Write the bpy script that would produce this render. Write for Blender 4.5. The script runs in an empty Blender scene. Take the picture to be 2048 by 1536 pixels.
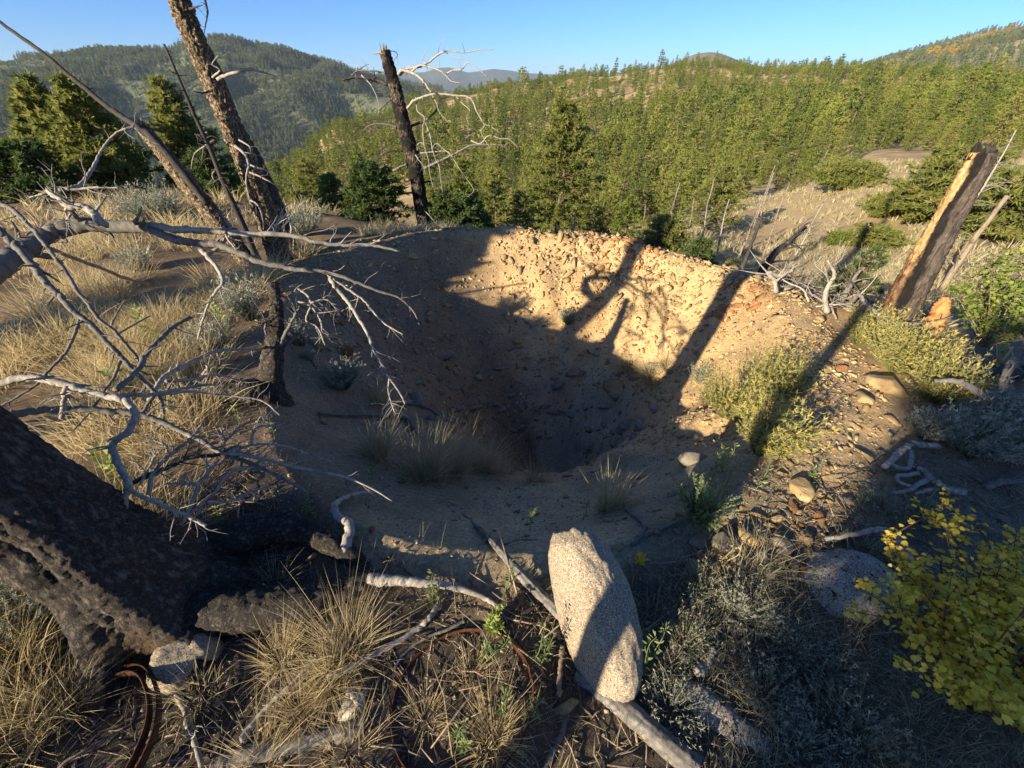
import bpy, math, random
import numpy as np
from mathutils import Vector

# ---------------------------------------------------------------- camera, sky, sun, exposure
F_PX = 790.0                      # focal length in pixels of the 2048 px wide photograph
PITCH = math.radians(37.5)        # tilt below the horizon
CAM = np.array([0.0, 0.0, 1.6])
SUN_AZ = math.radians(47.0)       # light travels towards this azimuth (from +Y towards +X)
SUN_EL = math.radians(19.0)
EXPOSURE = 1.68
SUN_STRENGTH = 4.0
SKY_STRENGTH = 0.062
HAZE = 6e-5

scene = bpy.context.scene
C = scene.collection
cam_d = bpy.data.cameras.new('camera')
cam_d.sensor_width = 36.0
cam_d.lens = 36.0 * F_PX / 2048.0
cam_d.clip_start = 0.02
cam_d.clip_end = 60000
cam_o = bpy.data.objects.new('camera', cam_d)
C.objects.link(cam_o)
cam_o.location = CAM
cam_o.rotation_euler = (math.pi / 2 - PITCH, 0, 0)
scene.camera = cam_o

world = bpy.data.worlds.new('World')
scene.world = world
world.use_nodes = True
wn = world.node_tree
sky = wn.nodes.new('ShaderNodeTexSky')
sky.sky_type = 'NISHITA'
sky.sun_disc = False
sky.sun_elevation = SUN_EL
sky.sun_rotation = math.pi + SUN_AZ
sky.altitude = 2200
sky.air_density = 0.9
sky.dust_density = 3.2
sky.ozone_density = 8.0
wn.links.new(sky.outputs[0], wn.nodes['Background'].inputs[0])
wn.nodes['Background'].inputs[1].default_value = SKY_STRENGTH

sun_d = bpy.data.lights.new('sun', 'SUN')
sun_d.energy = SUN_STRENGTH
sun_d.angle = math.radians(0.55)
sun_d.color = (1.0, 0.85, 0.62)
sun_o = bpy.data.objects.new('sun', sun_d)
C.objects.link(sun_o)
SUN_DIR = Vector((math.sin(SUN_AZ) * math.cos(SUN_EL), math.cos(SUN_AZ) * math.cos(SUN_EL), -math.sin(SUN_EL)))
sun_o.rotation_euler = SUN_DIR.to_track_quat('-Z', 'Y').to_euler()
sun_o.location = (-20, -20, 20)

vs = scene.view_settings
vs.view_transform = 'Standard'
vs.look = 'None'
vs.exposure = EXPOSURE
vs.gamma = 1.0
vs.use_curve_mapping = False
scene.cycles.max_bounces = 6
scene.cycles.diffuse_bounces = 4
scene.cycles.transparent_max_bounces = 8
scene.cycles.volume_bounces = 0
scene.cycles.use_denoising = True

# ---------------------------------------------------------------- numpy helpers
SP, CP = math.sin(PITCH), math.cos(PITCH)
RNG = np.random.default_rng(7)

def ray(u, v):
    cx = (u - 1024) / F_PX
    cy = (768 - v) / F_PX
    return np.array([cx, CP + cy * SP, -SP + cy * CP])

def P(u, v, d):
    """the point seen at pixel (u, v) of the photograph, d metres along the optical axis"""
    return CAM + d * ray(u, v)

def nz(a):
    return a / np.maximum(np.linalg.norm(a, axis=-1, keepdims=True), 1e-9)

def _h(ix, iy, iz, s):
    n = (ix * 374761393 + iy * 668265263 + iz * 2147483647 + s * 1274126177) & 0xFFFFFFFF
    n = ((n ^ (n >> 13)) * 1274126177) & 0xFFFFFFFF
    n = ((n ^ (n >> 16)) * 2246822519) & 0xFFFFFFFF
    return ((n ^ (n >> 15)) & 0xFFFFFF) / float(0xFFFFFF)

def vnoise(p, s=0):
    p = np.asarray(p, float)
    i = np.floor(p).astype(np.int64)
    f = p - i
    f = f * f * f * (f * (f * 6 - 15) + 10)
    r = 0
    for a in (0, 1):
        wx = f[:, 0] if a else 1 - f[:, 0]
        for b in (0, 1):
            wy = f[:, 1] if b else 1 - f[:, 1]
            for c in (0, 1):
                wz = f[:, 2] if c else 1 - f[:, 2]
                r = r + wx * wy * wz * _h(i[:, 0] + a, i[:, 1] + b, i[:, 2] + c, s)
    return r * 2 - 1

def fbm(p, o=4, s=0, g=0.5):
    p = np.asarray(p, float)
    a, r, t = 1.0, 0, 0
    for k in range(o):
        r = r + a * vnoise(p, s + k * 17)
        t += a
        a *= g
        p = p * 2.03 + 11.7
    return r / t

def worley(p, s=0):
    p = np.asarray(p, float)
    i = np.floor(p).astype(np.int64)
    d1 = np.full(len(p), 9.0)
    d2 = np.full(len(p), 9.0)
    idv = np.zeros(len(p))
    for a in (-1, 0, 1):
        for b in (-1, 0, 1):
            for c in (-1, 0, 1):
                q = i + np.array([a, b, c])
                h = [_h(q[:, 0], q[:, 1], q[:, 2], s + k) for k in (1, 2, 3)]
                d = np.sqrt(sum((q[:, k] + h[k] - p[:, k]) ** 2 for k in range(3)))
                m = d < d1
                d2 = np.where(m, d1, np.minimum(d2, d))
                idv = np.where(m, h[0] * 0.5 + h[1] * 0.5, idv)
                d1 = np.where(m, d, d1)
    return d1, d2, idv

def sstep(a, b, x):
    t = np.clip((x - a) / (b - a), 0, 1)
    return t * t * (3 - 2 * t)

def noise2(x, y, sc, s=0, o=4):
    x = np.atleast_1d(np.asarray(x, float))
    y = np.atleast_1d(np.asarray(y, float))
    return fbm(np.stack([x.ravel() * sc, y.ravel() * sc, np.full(x.size, 0.37)], 1), o, s).reshape(x.shape)

class MB:
    """collects geometry with one float tint per vertex"""
    def __init__(self):
        self.v, self.t, self.f3, self.f4, self.n = [], [], [], [], 0
    def add(self, v, f, tint=0.5):
        v = np.asarray(v, float).reshape(-1, 3)
        f = np.asarray(f, np.int64)
        self.v.append(v)
        self.t.append(np.broadcast_to(np.asarray(tint, float), (len(v),)))
        if len(f):
            (self.f3 if f.shape[1] == 3 else self.f4).append(f + self.n)
        self.n += len(v)
        return self
    def arrays(self):
        v = np.concatenate(self.v) if self.v else np.zeros((0, 3))
        t = np.concatenate(self.t) if self.t else np.zeros(0)
        f3 = np.concatenate(self.f3) if self.f3 else np.zeros((0, 3), np.int64)
        f4 = np.concatenate(self.f4) if self.f4 else np.zeros((0, 4), np.int64)
        return v, t, f3, f4
    def mesh(self, name, mat, origin=(0, 0, 0), smooth=False):
        v, t, f3, f4 = self.arrays()
        return np_mesh(name, v - np.asarray(origin), f3, f4, mat, smooth, {'tint': t})

def np_mesh(name, v, f3, f4, mat, smooth=False, attrs=None, cols=None):
    me = bpy.data.meshes.new(name)
    me.vertices.add(len(v))
    me.vertices.foreach_set('co', np.ascontiguousarray(v, np.float32).ravel())
    n3, n4 = len(f3), len(f4)
    me.loops.add(n3 * 3 + n4 * 4)
    me.loops.foreach_set('vertex_index', np.concatenate([np.asarray(f3).ravel(), np.asarray(f4).ravel()]).astype(np.int32))
    me.polygons.add(n3 + n4)
    st = np.concatenate([np.arange(n3) * 3, n3 * 3 + np.arange(n4) * 4]).astype(np.int32)
    me.polygons.foreach_set('loop_start', st)
    if smooth:
        me.polygons.foreach_set('use_smooth', np.ones(n3 + n4, bool))
    for k, a in (attrs or {}).items():
        me.attributes.new(k, 'FLOAT', 'POINT').data.foreach_set('value', np.ascontiguousarray(a, np.float32))
    for k, a in (cols or {}).items():
        at = me.attributes.new(k, 'FLOAT_COLOR', 'POINT')
        at.data.foreach_set('color', np.concatenate([a, np.ones((len(a), 1))], 1).astype(np.float32).ravel())
    me.update(calc_edges=True)
    if mat is not None:
        me.materials.append(mat)
    return me

def obj(name, me, parent=None, loc=(0, 0, 0)):
    o = bpy.data.objects.new(name, me)
    C.objects.link(o)
    if parent is not None:
        o.parent = parent
    o.location = loc
    return o

def tag(o, label=None, cat=None, group=None, kind=None):
    for k, x in (('label', label), ('category', cat), ('group', group), ('kind', kind)):
        if x:
            o[k] = x
    return o

def thing(name, label, cat, loc, group=None):
    return tag(obj(name, None, None, loc), label, cat, group)

def one(name, label, cat, mb, mat, loc, group=None, smooth=False):
    """a thing that is one mesh, its origin at its base"""
    return tag(obj(name, mb.mesh(name, mat, loc, smooth), None, loc), label, cat, group)

def part(t, name, mb, mat, smooth=False):
    return obj(name, mb.mesh(name, mat, t.location, smooth), t)

def copy_tree(o, loc, rot, scl, parent=None):
    c = o.copy()
    C.objects.link(c)
    c.parent = parent
    if parent is None:
        c.location, c.rotation_euler, c.scale = loc, rot, scl
    for ch in o.children:
        copy_tree(ch, loc, rot, scl, c)
    return c

# ---------------------------------------------------------------- shape builders
def frame_along(path):
    t = nz(np.gradient(path, axis=0))
    a = np.array([0.31, 0.52, 0.79])
    n = np.zeros_like(path)
    x = np.cross(t[0], a)
    x = x / max(np.linalg.norm(x), 1e-6)
    for i in range(len(path)):
        x = x - t[i] * np.dot(x, t[i])
        x = x / max(np.linalg.norm(x), 1e-6)
        n[i] = x
    return t, n, np.cross(t, n)

def tube(path, rad, k=6, cap=True, rough=0.0, seed=0, oval=None):
    path = np.asarray(path, float)
    rad = np.asarray(rad, float)
    n = len(path)
    t, a, b = frame_along(path)
    ang = np.arange(k) / k * 2 * np.pi
    r = rad[:, None] * np.ones(k)
    if rough:
        q = path[:, None, :] + (np.cos(ang)[None, :, None] * a[:, None] + np.sin(ang)[None, :, None] * b[:, None]) * rad[:, None, None]
        sc = 1.0 / max(np.mean(rad), 1e-4)
        r = r * (1 + rough * fbm(q.reshape(-1, 3) * sc * 0.7, 3, seed).reshape(n, k))
    v = path[:, None, :] + r[..., None] * (np.cos(ang)[None, :, None] * a[:, None] + np.sin(ang)[None, :, None] * b[:, None])
    v = v.reshape(-1, 3)
    i = np.arange(n - 1)[:, None] * k
    j = np.arange(k)[None]
    j2 = (j + 1) % k
    f = np.stack([i + j, i + j2, i + k + j2, i + k + j], -1).reshape(-1, 4)
    caps = None
    if cap:
        v = np.concatenate([v, path[:1], path[-1:]])
        jj = np.arange(k)
        caps = np.concatenate([np.stack([np.full(k, n * k), (jj + 1) % k, jj], 1),
                               np.stack([np.full(k, n * k + 1), (n - 1) * k + jj, (n - 1) * k + (jj + 1) % k], 1)])
    return v, f, caps

def add_tube(mb, path, rad, k=6, tint=0.5, rough=0.0, seed=0):
    v, f, c = tube(path, rad, k, True, rough, seed)
    n0 = mb.n
    mb.add(v, f, tint)
    mb.f3.append(c + n0)

def smooth_path(pts, step=None, n=None):
    """Catmull-Rom resample of rows (x, y, z, radius ...)"""
    p = np.asarray(pts, float)
    if len(p) == 2:
        k = n or 6
        s = np.linspace(0, 1, k)[:, None]
        return p[0] * (1 - s) + p[1] * s
    q = np.concatenate([[2 * p[0] - p[1]], p, [2 * p[-1] - p[-2]]])
    out = []
    m = len(p) - 1
    k = max(2, int(math.ceil((n or (m * 4)) / m)))
    for i in range(m):
        a, b, c, d = q[i:i + 4]
        s = np.linspace(0, 1, k, endpoint=False)[:, None]
        out.append(0.5 * (2 * b + (c - a) * s + (2 * a - 5 * b + 4 * c - d) * s ** 2 + (3 * b - a - 3 * c + d) * s ** 3))
    out.append(p[-1:])
    return np.concatenate(out)

def limb(mb, pts, k=7, tint=0.5, rough=0.25, seed=0, wig=0.0, n=None):
    """pts rows: (x, y, z, radius)"""
    s = smooth_path(pts, n=n or max(8, len(pts) * 6))
    path, rad = s[:, :3].copy(), np.maximum(s[:, 3], 0.0006)
    kn = np.random.default_rng(seed * 13 + len(path))
    path[1:-1] += kn.normal(size=(len(path) - 2, 3)) * np.minimum(rad[1:-1, None] * .16, .0035)
    rad = rad * (1 + (rad < .012) * (kn.normal(size=len(rad)) * .03 + .16 * (kn.random(len(rad)) > .94)))
    if wig:
        L = np.linalg.norm(path[-1] - path[0])
        for a in range(3):
            path[:, a] += wig * fbm(np.stack([path @ np.array([3.1, 2.3, 4.1]) / max(L, .1) * 1.5, np.full(len(path), a * 7.3), np.full(len(path), seed * 1.7)], 1), 3, seed)
    add_tube(mb, path, rad, k, tint, rough, seed)
    return path, rad

def plimb(mb, pts, d0, d1, t0, t1, k=7, bow=0.0, seed=0, rough=0.25, tint=0.5):
    """a limb seen through pixels pts; depth runs d0..d1 (bowed in the middle), thickness in pixels t0..t1"""
    pts = np.asarray(pts, float)
    L = np.concatenate([[0], np.cumsum(np.linalg.norm(np.diff(pts, axis=0), axis=1))])
    s = L / L[-1]
    d = d0 + (d1 - d0) * s + bow * np.sin(np.pi * s)
    r = (t0 + (t1 - t0) * s) * d / F_PX * 0.5
    rows = [np.append(P(u, v, dd), rr) for (u, v), dd, rr in zip(pts, d, r)]
    return limb(mb, rows, k, tint, rough, seed)

def twigs(mb, path, rad, n, lmin, lmax, seed=0, k=4, up=0.15, sub=True, rfac=0.45, tint=0.5, start=0.15):
    """small side twigs along a limb"""
    g = np.random.default_rng(seed)
    t = nz(np.gradient(path, axis=0))
    for _ in range(n):
        i = int(g.integers(int(len(path) * start), len(path)))
        d = nz(g.normal(size=3))
        d = nz(d - t[i] * np.dot(d, t[i]) * 0.8 + t[i] * 0.5 + np.array([0, 0, up]))
        L = g.uniform(lmin, lmax)
        r = max(rad[i] * rfac, 0.0008)
        c = nz(g.normal(size=3)) * 0.35
        q = [np.append(path[i] + d * L * s + c * L * s * s * 0.6 + g.normal(size=3) * L * 0.03, r * (1 - 0.75 * s)) for s in (0, .33, .66, 1)]
        pp, rr = limb(mb, q, k, tint, 0.15, seed, n=7)
        if sub and L > (lmin + lmax) * .45:
            twigs(mb, pp, rr, 2, L * .25, L * .5, int(g.integers(1e6)), 3, up, False, .6, tint)

def hull_rock(seed, n=16, flat=0.7):
    """an angular stone, about 20 to 30 triangles, unit size"""
    import bmesh
    g = np.random.default_rng(seed)
    p = nz(g.normal(size=(n, 3))) * g.uniform(0.75, 1.0, (n, 1)) * np.array([1.0, g.uniform(.6, .9), flat * g.uniform(.6, 1)])
    bm = bmesh.new()
    for q in p:
        bm.verts.new(q)
    bmesh.ops.convex_hull(bm, input=bm.verts)
    for x in [x for x in bm.verts if not x.link_faces]:
        bm.verts.remove(x)
    bmesh.ops.triangulate(bm, faces=bm.faces)
    bm.verts.index_update()
    v = np.array([x.co[:] for x in bm.verts])
    f = np.array([[x.index for x in y.verts] for y in bm.faces])
    bm.free()
    return v, f

def rot_axes(n, g, tilt=None):
    """n random orthonormal frames"""
    a = nz(g.normal(size=(n, 3)))
    b = g.normal(size=(n, 3))
    b = nz(b - a * np.sum(a * b, 1, keepdims=True))
    return np.stack([a, b, np.cross(a, b)], 1)

def frames_up(up, g):
    """frames whose third axis is up, spun at random"""
    up = nz(np.asarray(up, float))
    b = g.normal(size=up.shape)
    b = nz(b - up * np.sum(up * b, 1, keepdims=True))
    return np.stack([b, np.cross(up, b), up], 1)

def scatter(mb, tv, tf, pos, fr, scl, tint):
    """copies of template (tv, tf): pos N x 3, fr N x 3 x 3 (rows are axes), scl N or N x 3"""
    n = len(pos)
    if n == 0:
        return
    scl = np.asarray(scl, float)
    if scl.ndim == 1:
        scl = scl[:, None] * np.ones(3)
    w = tv[None] * scl[:, None, :]
    v = np.einsum('nvk,nkj->nvj', w, fr) + pos[:, None, :]
    f = tf[None] + (np.arange(n) * len(tv))[:, None, None]
    mb.add(v.reshape(-1, 3), f.reshape(-1, tf.shape[1]), np.repeat(np.broadcast_to(np.asarray(tint, float), (n,)), len(tv)))

def blades(mb, base, d, L, w, bend, g, tint, seg=3):
    """grass blades: base N x 3, first direction d N x 3, length, width, bend N x 3 (offset of the tip)"""
    n = len(base)
    side = nz(np.cross(d, g.normal(size=(n, 3))))
    L = np.asarray(L)[:, None]
    w = np.asarray(w)[:, None]
    vs_ = []
    for i in range(seg):
        s = i / seg
        c = base + d * L * s + bend * L * s * s
        ww = w * (1 - 0.55 * s)
        vs_ += [c - side * ww, c + side * ww]
    vs_.append(base + d * L + bend * L)
    v = np.stack(vs_, 1)
    k = 2 * seg + 1
    t = []
    for i in range(seg - 1):
        a = 2 * i
        t += [[a, a + 1, a + 3], [a, a + 3, a + 2]]
    t.append([2 * seg - 2, 2 * seg - 1, 2 * seg])
    f = np.array(t)[None] + (np.arange(n) * k)[:, None, None]
    mb.add(v.reshape(-1, 3), f.reshape(-1, 3), np.repeat(np.broadcast_to(np.asarray(tint, float), (n,)), k))
# ---------------------------------------------------------------- materials
def new_mat(name):
    m = bpy.data.materials.new(name)
    m.use_nodes = True
    nt = m.node_tree
    b = nt.nodes['Principled BSDF']
    b.inputs['Roughness'].default_value = 0.9
    b.inputs['Specular IOR Level'].default_value = 0.15
    return m, nt, b

def N(nt, t, **kw):
    n = nt.nodes.new(t)
    for k, x in kw.items():
        if k.startswith('_'):
            setattr(n, k[1:], x)
        else:
            n.inputs[k.replace('__', ' ')].default_value = x
    return n

def ramp(nt, fac, stops):
    r = nt.nodes.new('ShaderNodeValToRGB')
    cr = r.color_ramp
    while len(cr.elements) < len(stops):
        cr.elements.new(0.5)
    for e, (p, c) in zip(cr.elements, stops):
        e.position = p
        e.color = (*c, 1)
    nt.links.new(fac, r.inputs[0])
    return r.outputs[0]

def mixc(nt, fac, a, b, mode='MIX'):
    m = nt.nodes.new('ShaderNodeMix')
    m.data_type = 'RGBA'
    m.blend_type = mode
    for s, x in ((0, fac), (6, a), (7, b)):
        if isinstance(x, (int, float)):
            m.inputs[s].default_value = x
        elif isinstance(x, tuple):
            m.inputs[s].default_value = (*x, 1)
        else:
            nt.links.new(x, m.inputs[s])
    return m.outputs[2]

def math_(nt, op, a, b=None, c=None):
    m = nt.nodes.new('ShaderNodeMath')
    m.operation = op
    for i, x in enumerate((a, b, c)):
        if x is None:
            continue
        if isinstance(x, (int, float)):
            m.inputs[i].default_value = x
        else:
            nt.links.new(x, m.inputs[i])
    return m.outputs[0]

def coords(nt, scale=(1, 1, 1), kind='Object'):
    tc = nt.nodes.new('ShaderNodeTexCoord')
    mp = nt.nodes.new('ShaderNodeMapping')
    mp.inputs['Scale'].default_value = scale
    nt.links.new(tc.outputs[kind], mp.inputs[0])
    return mp.outputs[0]

def noise(nt, co, scale, detail=5, rough=0.6):
    n = N(nt, 'ShaderNodeTexNoise', Scale=scale, Detail=detail, Roughness=rough)
    nt.links.new(co, n.inputs['Vector'])
    return n.outputs['Fac']

def bump(nt, b, h, dist, strength=0.6):
    n = N(nt, 'ShaderNodeBump', Strength=strength, Distance=dist)
    nt.links.new(h, n.inputs['Height'])
    nt.links.new(n.outputs[0], b.inputs['Normal'])

def tinted(nt, col, lo, hi, attr='tint'):
    """multiply by the piece's own tint (0..1 -> lo..hi)"""
    a = nt.nodes.new('ShaderNodeAttribute')
    a.attribute_name = attr
    r = N(nt, 'ShaderNodeMapRange')
    r.inputs[3].default_value = lo
    r.inputs[4].default_value = hi
    nt.links.new(a.outputs['Fac'], r.inputs[0])
    h = nt.nodes.new('ShaderNodeVectorMath')
    h.operation = 'SCALE'
    nt.links.new(col, h.inputs[0])
    nt.links.new(r.outputs[0], h.inputs['Scale'])
    return h.outputs[0]

def m_leaf(name, stops, lo=0.6, hi=1.4, trans=0.35, rough=0.7, obj_rand=0.0):
    """foliage: colour by each leaf's tint, some light through it"""
    m, nt, b = new_mat(name)
    a = nt.nodes.new('ShaderNodeAttribute')
    a.attribute_name = 'tint'
    fac = a.outputs['Fac']
    if obj_rand:
        oi = nt.nodes.new('ShaderNodeObjectInfo')
        fac = math_(nt, 'ADD', math_(nt, 'MULTIPLY', fac, 1 - obj_rand), math_(nt, 'MULTIPLY', oi.outputs['Random'], obj_rand))
    col = ramp(nt, fac, stops)
    nt.links.new(col, b.inputs['Base Color'])
    b.inputs['Roughness'].default_value = rough
    tr = nt.nodes.new('ShaderNodeBsdfTranslucent')
    nt.links.new(col, tr.inputs[0])
    mx = nt.nodes.new('ShaderNodeMixShader')
    mx.inputs[0].default_value = trans
    nt.links.new(b.outputs[0], mx.inputs[1])
    nt.links.new(tr.outputs[0], mx.inputs[2])
    nt.links.new(mx.outputs[0], nt.nodes['Material Output'].inputs[0])
    return m

def m_wood(name, c_lo, c_hi, c_stain, grain=(60, 60, 6), dist=0.004, stain=0.5):
    """weathered wood with grain and stains"""
    m, nt, b = new_mat(name)
    co = coords(nt, (1, 1, 1))
    g = noise(nt, coords(nt, grain), 1.0, 6, 0.7)
    s = noise(nt, co, 7.0, 5)
    col = ramp(nt, g, [(0.3, c_lo), (0.62, c_hi)])
    col = mixc(nt, ramp(nt, s, [(stain, (0, 0, 0)), (stain + .14, (1, 1, 1))]), col, c_stain)
    nt.links.new(tinted(nt, col, .7, 1.3), b.inputs['Base Color'])
    bump(nt, b, g, dist)
    return m

def m_bark(name, plate, plate2, fissure, scale=(16, 16, 6), char=None, char_at=0.55, dist=0.02, patch=None):
    m, nt, b = new_mat(name)
    co = coords(nt, scale)
    nn = N(nt, 'ShaderNodeTexNoise', Scale=.9, Detail=6, Roughness=.7)
    nt.links.new(co, nn.inputs['Vector'])
    wv = nt.nodes.new('ShaderNodeVectorMath')
    wv.operation = 'ADD'
    nt.links.new(co, wv.inputs[0])
    ws = nt.nodes.new('ShaderNodeVectorMath')
    ws.operation = 'SCALE'
    ws.inputs['Scale'].default_value = 2.4
    nt.links.new(nn.outputs['Color'], ws.inputs[0])
    nt.links.new(ws.outputs[0], wv.inputs[1])
    vo = nt.nodes.new('ShaderNodeTexVoronoi')
    vo.feature = 'DISTANCE_TO_EDGE'
    vo.inputs['Scale'].default_value = 1.0
    nt.links.new(wv.outputs[0], vo.inputs['Vector'])
    e = vo.outputs['Distance']
    pl = mixc(nt, noise(nt, coords(nt), 9.0, 6, .7), plate, plate2)
    col = mixc(nt, ramp(nt, e, [(0.02, (0, 0, 0)), (0.20, (1, 1, 1))]), fissure, pl)
    if patch:
        s0 = noise(nt, coords(nt), 4.5, 7, .7)
        col = mixc(nt, ramp(nt, s0, [(.54, (0, 0, 0)), (.62, (1, 1, 1))]), col, mixc(nt, noise(nt, coords(nt), 40, 4, .7), patch, (.05, .03, .02)))
    if char:
        s = noise(nt, coords(nt), 2.6, 6, .65)
        col = mixc(nt, ramp(nt, s, [(char_at, (0, 0, 0)), (char_at + .07, (1, 1, 1))]), col, char)
    nt.links.new(col, b.inputs['Base Color'])
    fine = noise(nt, coords(nt), 60, 5, .7)
    hgt = math_(nt, 'ADD', math_(nt, 'MINIMUM', e, 0.25), math_(nt, 'MULTIPLY', fine, 0.12))
    bump(nt, b, hgt, dist, 0.9)
    return m

def m_char(name, st, crust=True):
    """scorched flaky bark: ash grey flakes, black char, brown crusts"""
    m, nt, b = new_mat(name)
    sc = lambda k: tuple(k * q for q in st)
    a = noise(nt, coords(nt, sc(34)), 1.0, 8, .72)
    f = noise(nt, coords(nt, sc(110)), 1.0, 5, .75)
    big = noise(nt, coords(nt), 3.2, 6, .65)
    fl = math_(nt, 'ABSOLUTE', math_(nt, 'SUBTRACT', a, .5))
    h = math_(nt, 'ADD', math_(nt, 'MINIMUM', math_(nt, 'MULTIPLY', fl, 5.0), 1.0), math_(nt, 'MULTIPLY', f, .5))
    col = ramp(nt, h, [(.12, (.022, .020, .018)), (.40, (.105, .096, .088)), (.72, (.20, .185, .165)), (1.0, (.34, .315, .285))])
    if not crust:
        col = mixc(nt, 1.0, col, (.5, .48, .46), 'MULTIPLY')
    else:
        col = mixc(nt, 1.0, col, (.66, .61, .57), 'MULTIPLY')
    if crust:
        col = mixc(nt, ramp(nt, big, [(.54, (0, 0, 0)), (.66, (1, 1, 1))]), col, ramp(nt, f, [(.35, (.03, .02, .015)), (.55, (.15, .09, .05)), (.7, (.30, .20, .12))]))
    col = mixc(nt, ramp(nt, big, [(.34, (1, 1, 1)), (.42, (0, 0, 0))]), col, ramp(nt, f, [(.4, (.012, .011, .010)), (.7, (.05, .046, .042))]))
    nt.links.new(col, b.inputs['Base Color'])
    bump(nt, b, h, .008, 1.0)
    return m

def m_rock(name, c1, c2, c3, scale=6.0, dist=0.01, speck=None, lichen=None, lo=.65, hi=1.3, obj_rand=0.4):
    m, nt, b = new_mat(name)
    co = coords(nt)
    oi = nt.nodes.new('ShaderNodeObjectInfo')
    ad = nt.nodes.new('ShaderNodeVectorMath')
    ad.operation = 'ADD'
    sc = nt.nodes.new('ShaderNodeVectorMath')
    sc.operation = 'SCALE'
    sc.inputs[0].default_value = (37, 11, 23)
    nt.links.new(oi.outputs['Random'], sc.inputs['Scale'])
    nt.links.new(co, ad.inputs[0])
    nt.links.new(sc.outputs[0], ad.inputs[1])
    co = ad.outputs[0]
    n1 = noise(nt, co, scale, 6, .65)
    col = ramp(nt, n1, [(0.3, c1), (0.5, c2), (0.68, c3)])
    hgt = noise(nt, co, scale * 4, 6, .7)
    if speck:
        sp = noise(nt, co, speck[0], 2, .5)
        col = mixc(nt, ramp(nt, sp, [(0.52, (0, 0, 0)), (0.6, (1, 1, 1))]), col, speck[1])
        sp2 = noise(nt, co, speck[0] * 0.8, 2, .5)
        col = mixc(nt, ramp(nt, sp2, [(0.58, (0, 0, 0)), (0.64, (1, 1, 1))]), col, speck[2])
    if lichen:
        for (s, at, c) in lichen:
            l = noise(nt, co, s, 5, .6)
            col = mixc(nt, ramp(nt, l, [(at, (0, 0, 0)), (at + .03, (1, 1, 1))]), col, c)
    col = tinted(nt, col, lo, hi)
    nt.links.new(col, b.inputs['Base Color'])
    bump(nt, b, hgt, dist, .8)
    return m

def m_ground(name):
    """soil colour is painted per vertex; noise and grain break it up"""
    m, nt, b = new_mat(name)
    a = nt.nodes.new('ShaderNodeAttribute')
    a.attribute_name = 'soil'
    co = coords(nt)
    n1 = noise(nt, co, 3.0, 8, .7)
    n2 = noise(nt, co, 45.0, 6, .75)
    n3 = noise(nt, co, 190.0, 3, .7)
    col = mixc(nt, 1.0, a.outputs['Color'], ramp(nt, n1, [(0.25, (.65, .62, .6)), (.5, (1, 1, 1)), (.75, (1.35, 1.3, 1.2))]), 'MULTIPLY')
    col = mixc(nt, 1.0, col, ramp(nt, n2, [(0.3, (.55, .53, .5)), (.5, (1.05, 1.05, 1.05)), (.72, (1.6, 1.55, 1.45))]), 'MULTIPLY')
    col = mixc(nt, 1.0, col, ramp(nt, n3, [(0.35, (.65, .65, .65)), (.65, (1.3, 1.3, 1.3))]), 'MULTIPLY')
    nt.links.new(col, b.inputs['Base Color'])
    hgt = math_(nt, 'ADD', n2, math_(nt, 'MULTIPLY', n3, .35))
    bump(nt, b, hgt, 0.009, .8)
    return m

def m_hill(name, stops, scale):
    m, nt, b = new_mat(name)
    co = coords(nt)
    n1 = noise(nt, co, scale, 8, .65)
    n2 = noise(nt, co, scale * 14, 6, .7)
    col = ramp(nt, n1, stops)
    col = mixc(nt, 1.0, col, ramp(nt, n2, [(0.3, (.6, .6, .6)), (.68, (1.35, 1.35, 1.35))]), 'MULTIPLY')
    nt.links.new(col, b.inputs['Base Color'])
    bump(nt, b, n2, 0.25 / scale / 14, .7)
    return m

MT = {}
MT['ground'] = m_ground('soil')
MT['hill'] = m_hill('dry_slope', [(.3, (.21, .15, .085)), (.45, (.34, .25, .13)), (.6, (.43, .32, .165)), (.72, (.26, .21, .10))], .05)
MT['mountain'] = m_hill('wooded_mountain_soil', [(.3, (.085, .10, .055)), (.5, (.11, .12, .065)), (.7, (.16, .155, .09))], .004)
MT['grey_mountain'] = m_hill('grey_mountain_soil', [(.3, (.13, .115, .075)), (.5, (.19, .165, .10)), (.7, (.26, .22, .13))], .008)
MT['far_mountain'] = m_hill('far_mountain_soil', [(.3, (.04, .05, .04)), (.7, (.09, .09, .07))], .0008)
MT['stone'] = m_rock('ochre_stone', (.19, .125, .06), (.38, .27, .135), (.49, .385, .22), 5.0, .012)
MT['rust_stone'] = m_rock('rust_stone', (.17, .08, .035), (.30, .15, .065), (.38, .23, .11), 6.0, .012)
MT['grey_stone'] = m_rock('grey_stone', (.15, .125, .09), (.25, .215, .16), (.37, .33, .26), 7.0, .01)
MT['granite'] = m_rock('tan_granite', (.22, .172, .115), (.29, .233, .162), (.34, .28, .20), 4.0, .005, (230, (.10, .085, .068), (.47, .41, .325)), None, .85, 1.1, 0)
MT['lichen_rock'] = m_rock('lichened_boulder', (.22, .19, .15), (.33, .29, .24), (.40, .36, .30), 5.0, .008, (170, (.09, .08, .07), (.48, .45, .40)), [(14, .62, (.34, .35, .28)), (38, .60, (.035, .034, .032)), (9, .66, (.06, .058, .052))], .85, 1.1, 0)
MT['dead_wood'] = m_wood('silver_dead_wood', (.17, .15, .125), (.36, .33, .285), (.10, .085, .07), stain=.56)
MT['grey_wood'] = m_wood('lichened_grey_wood', (.075, .07, .062), (.19, .175, .155), (.27, .255, .22), stain=.60)
MT['brown_wood'] = m_wood('weathered_brown_wood', (.14, .105, .075), (.30, .24, .175), (.06, .048, .04), stain=.55)
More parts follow.
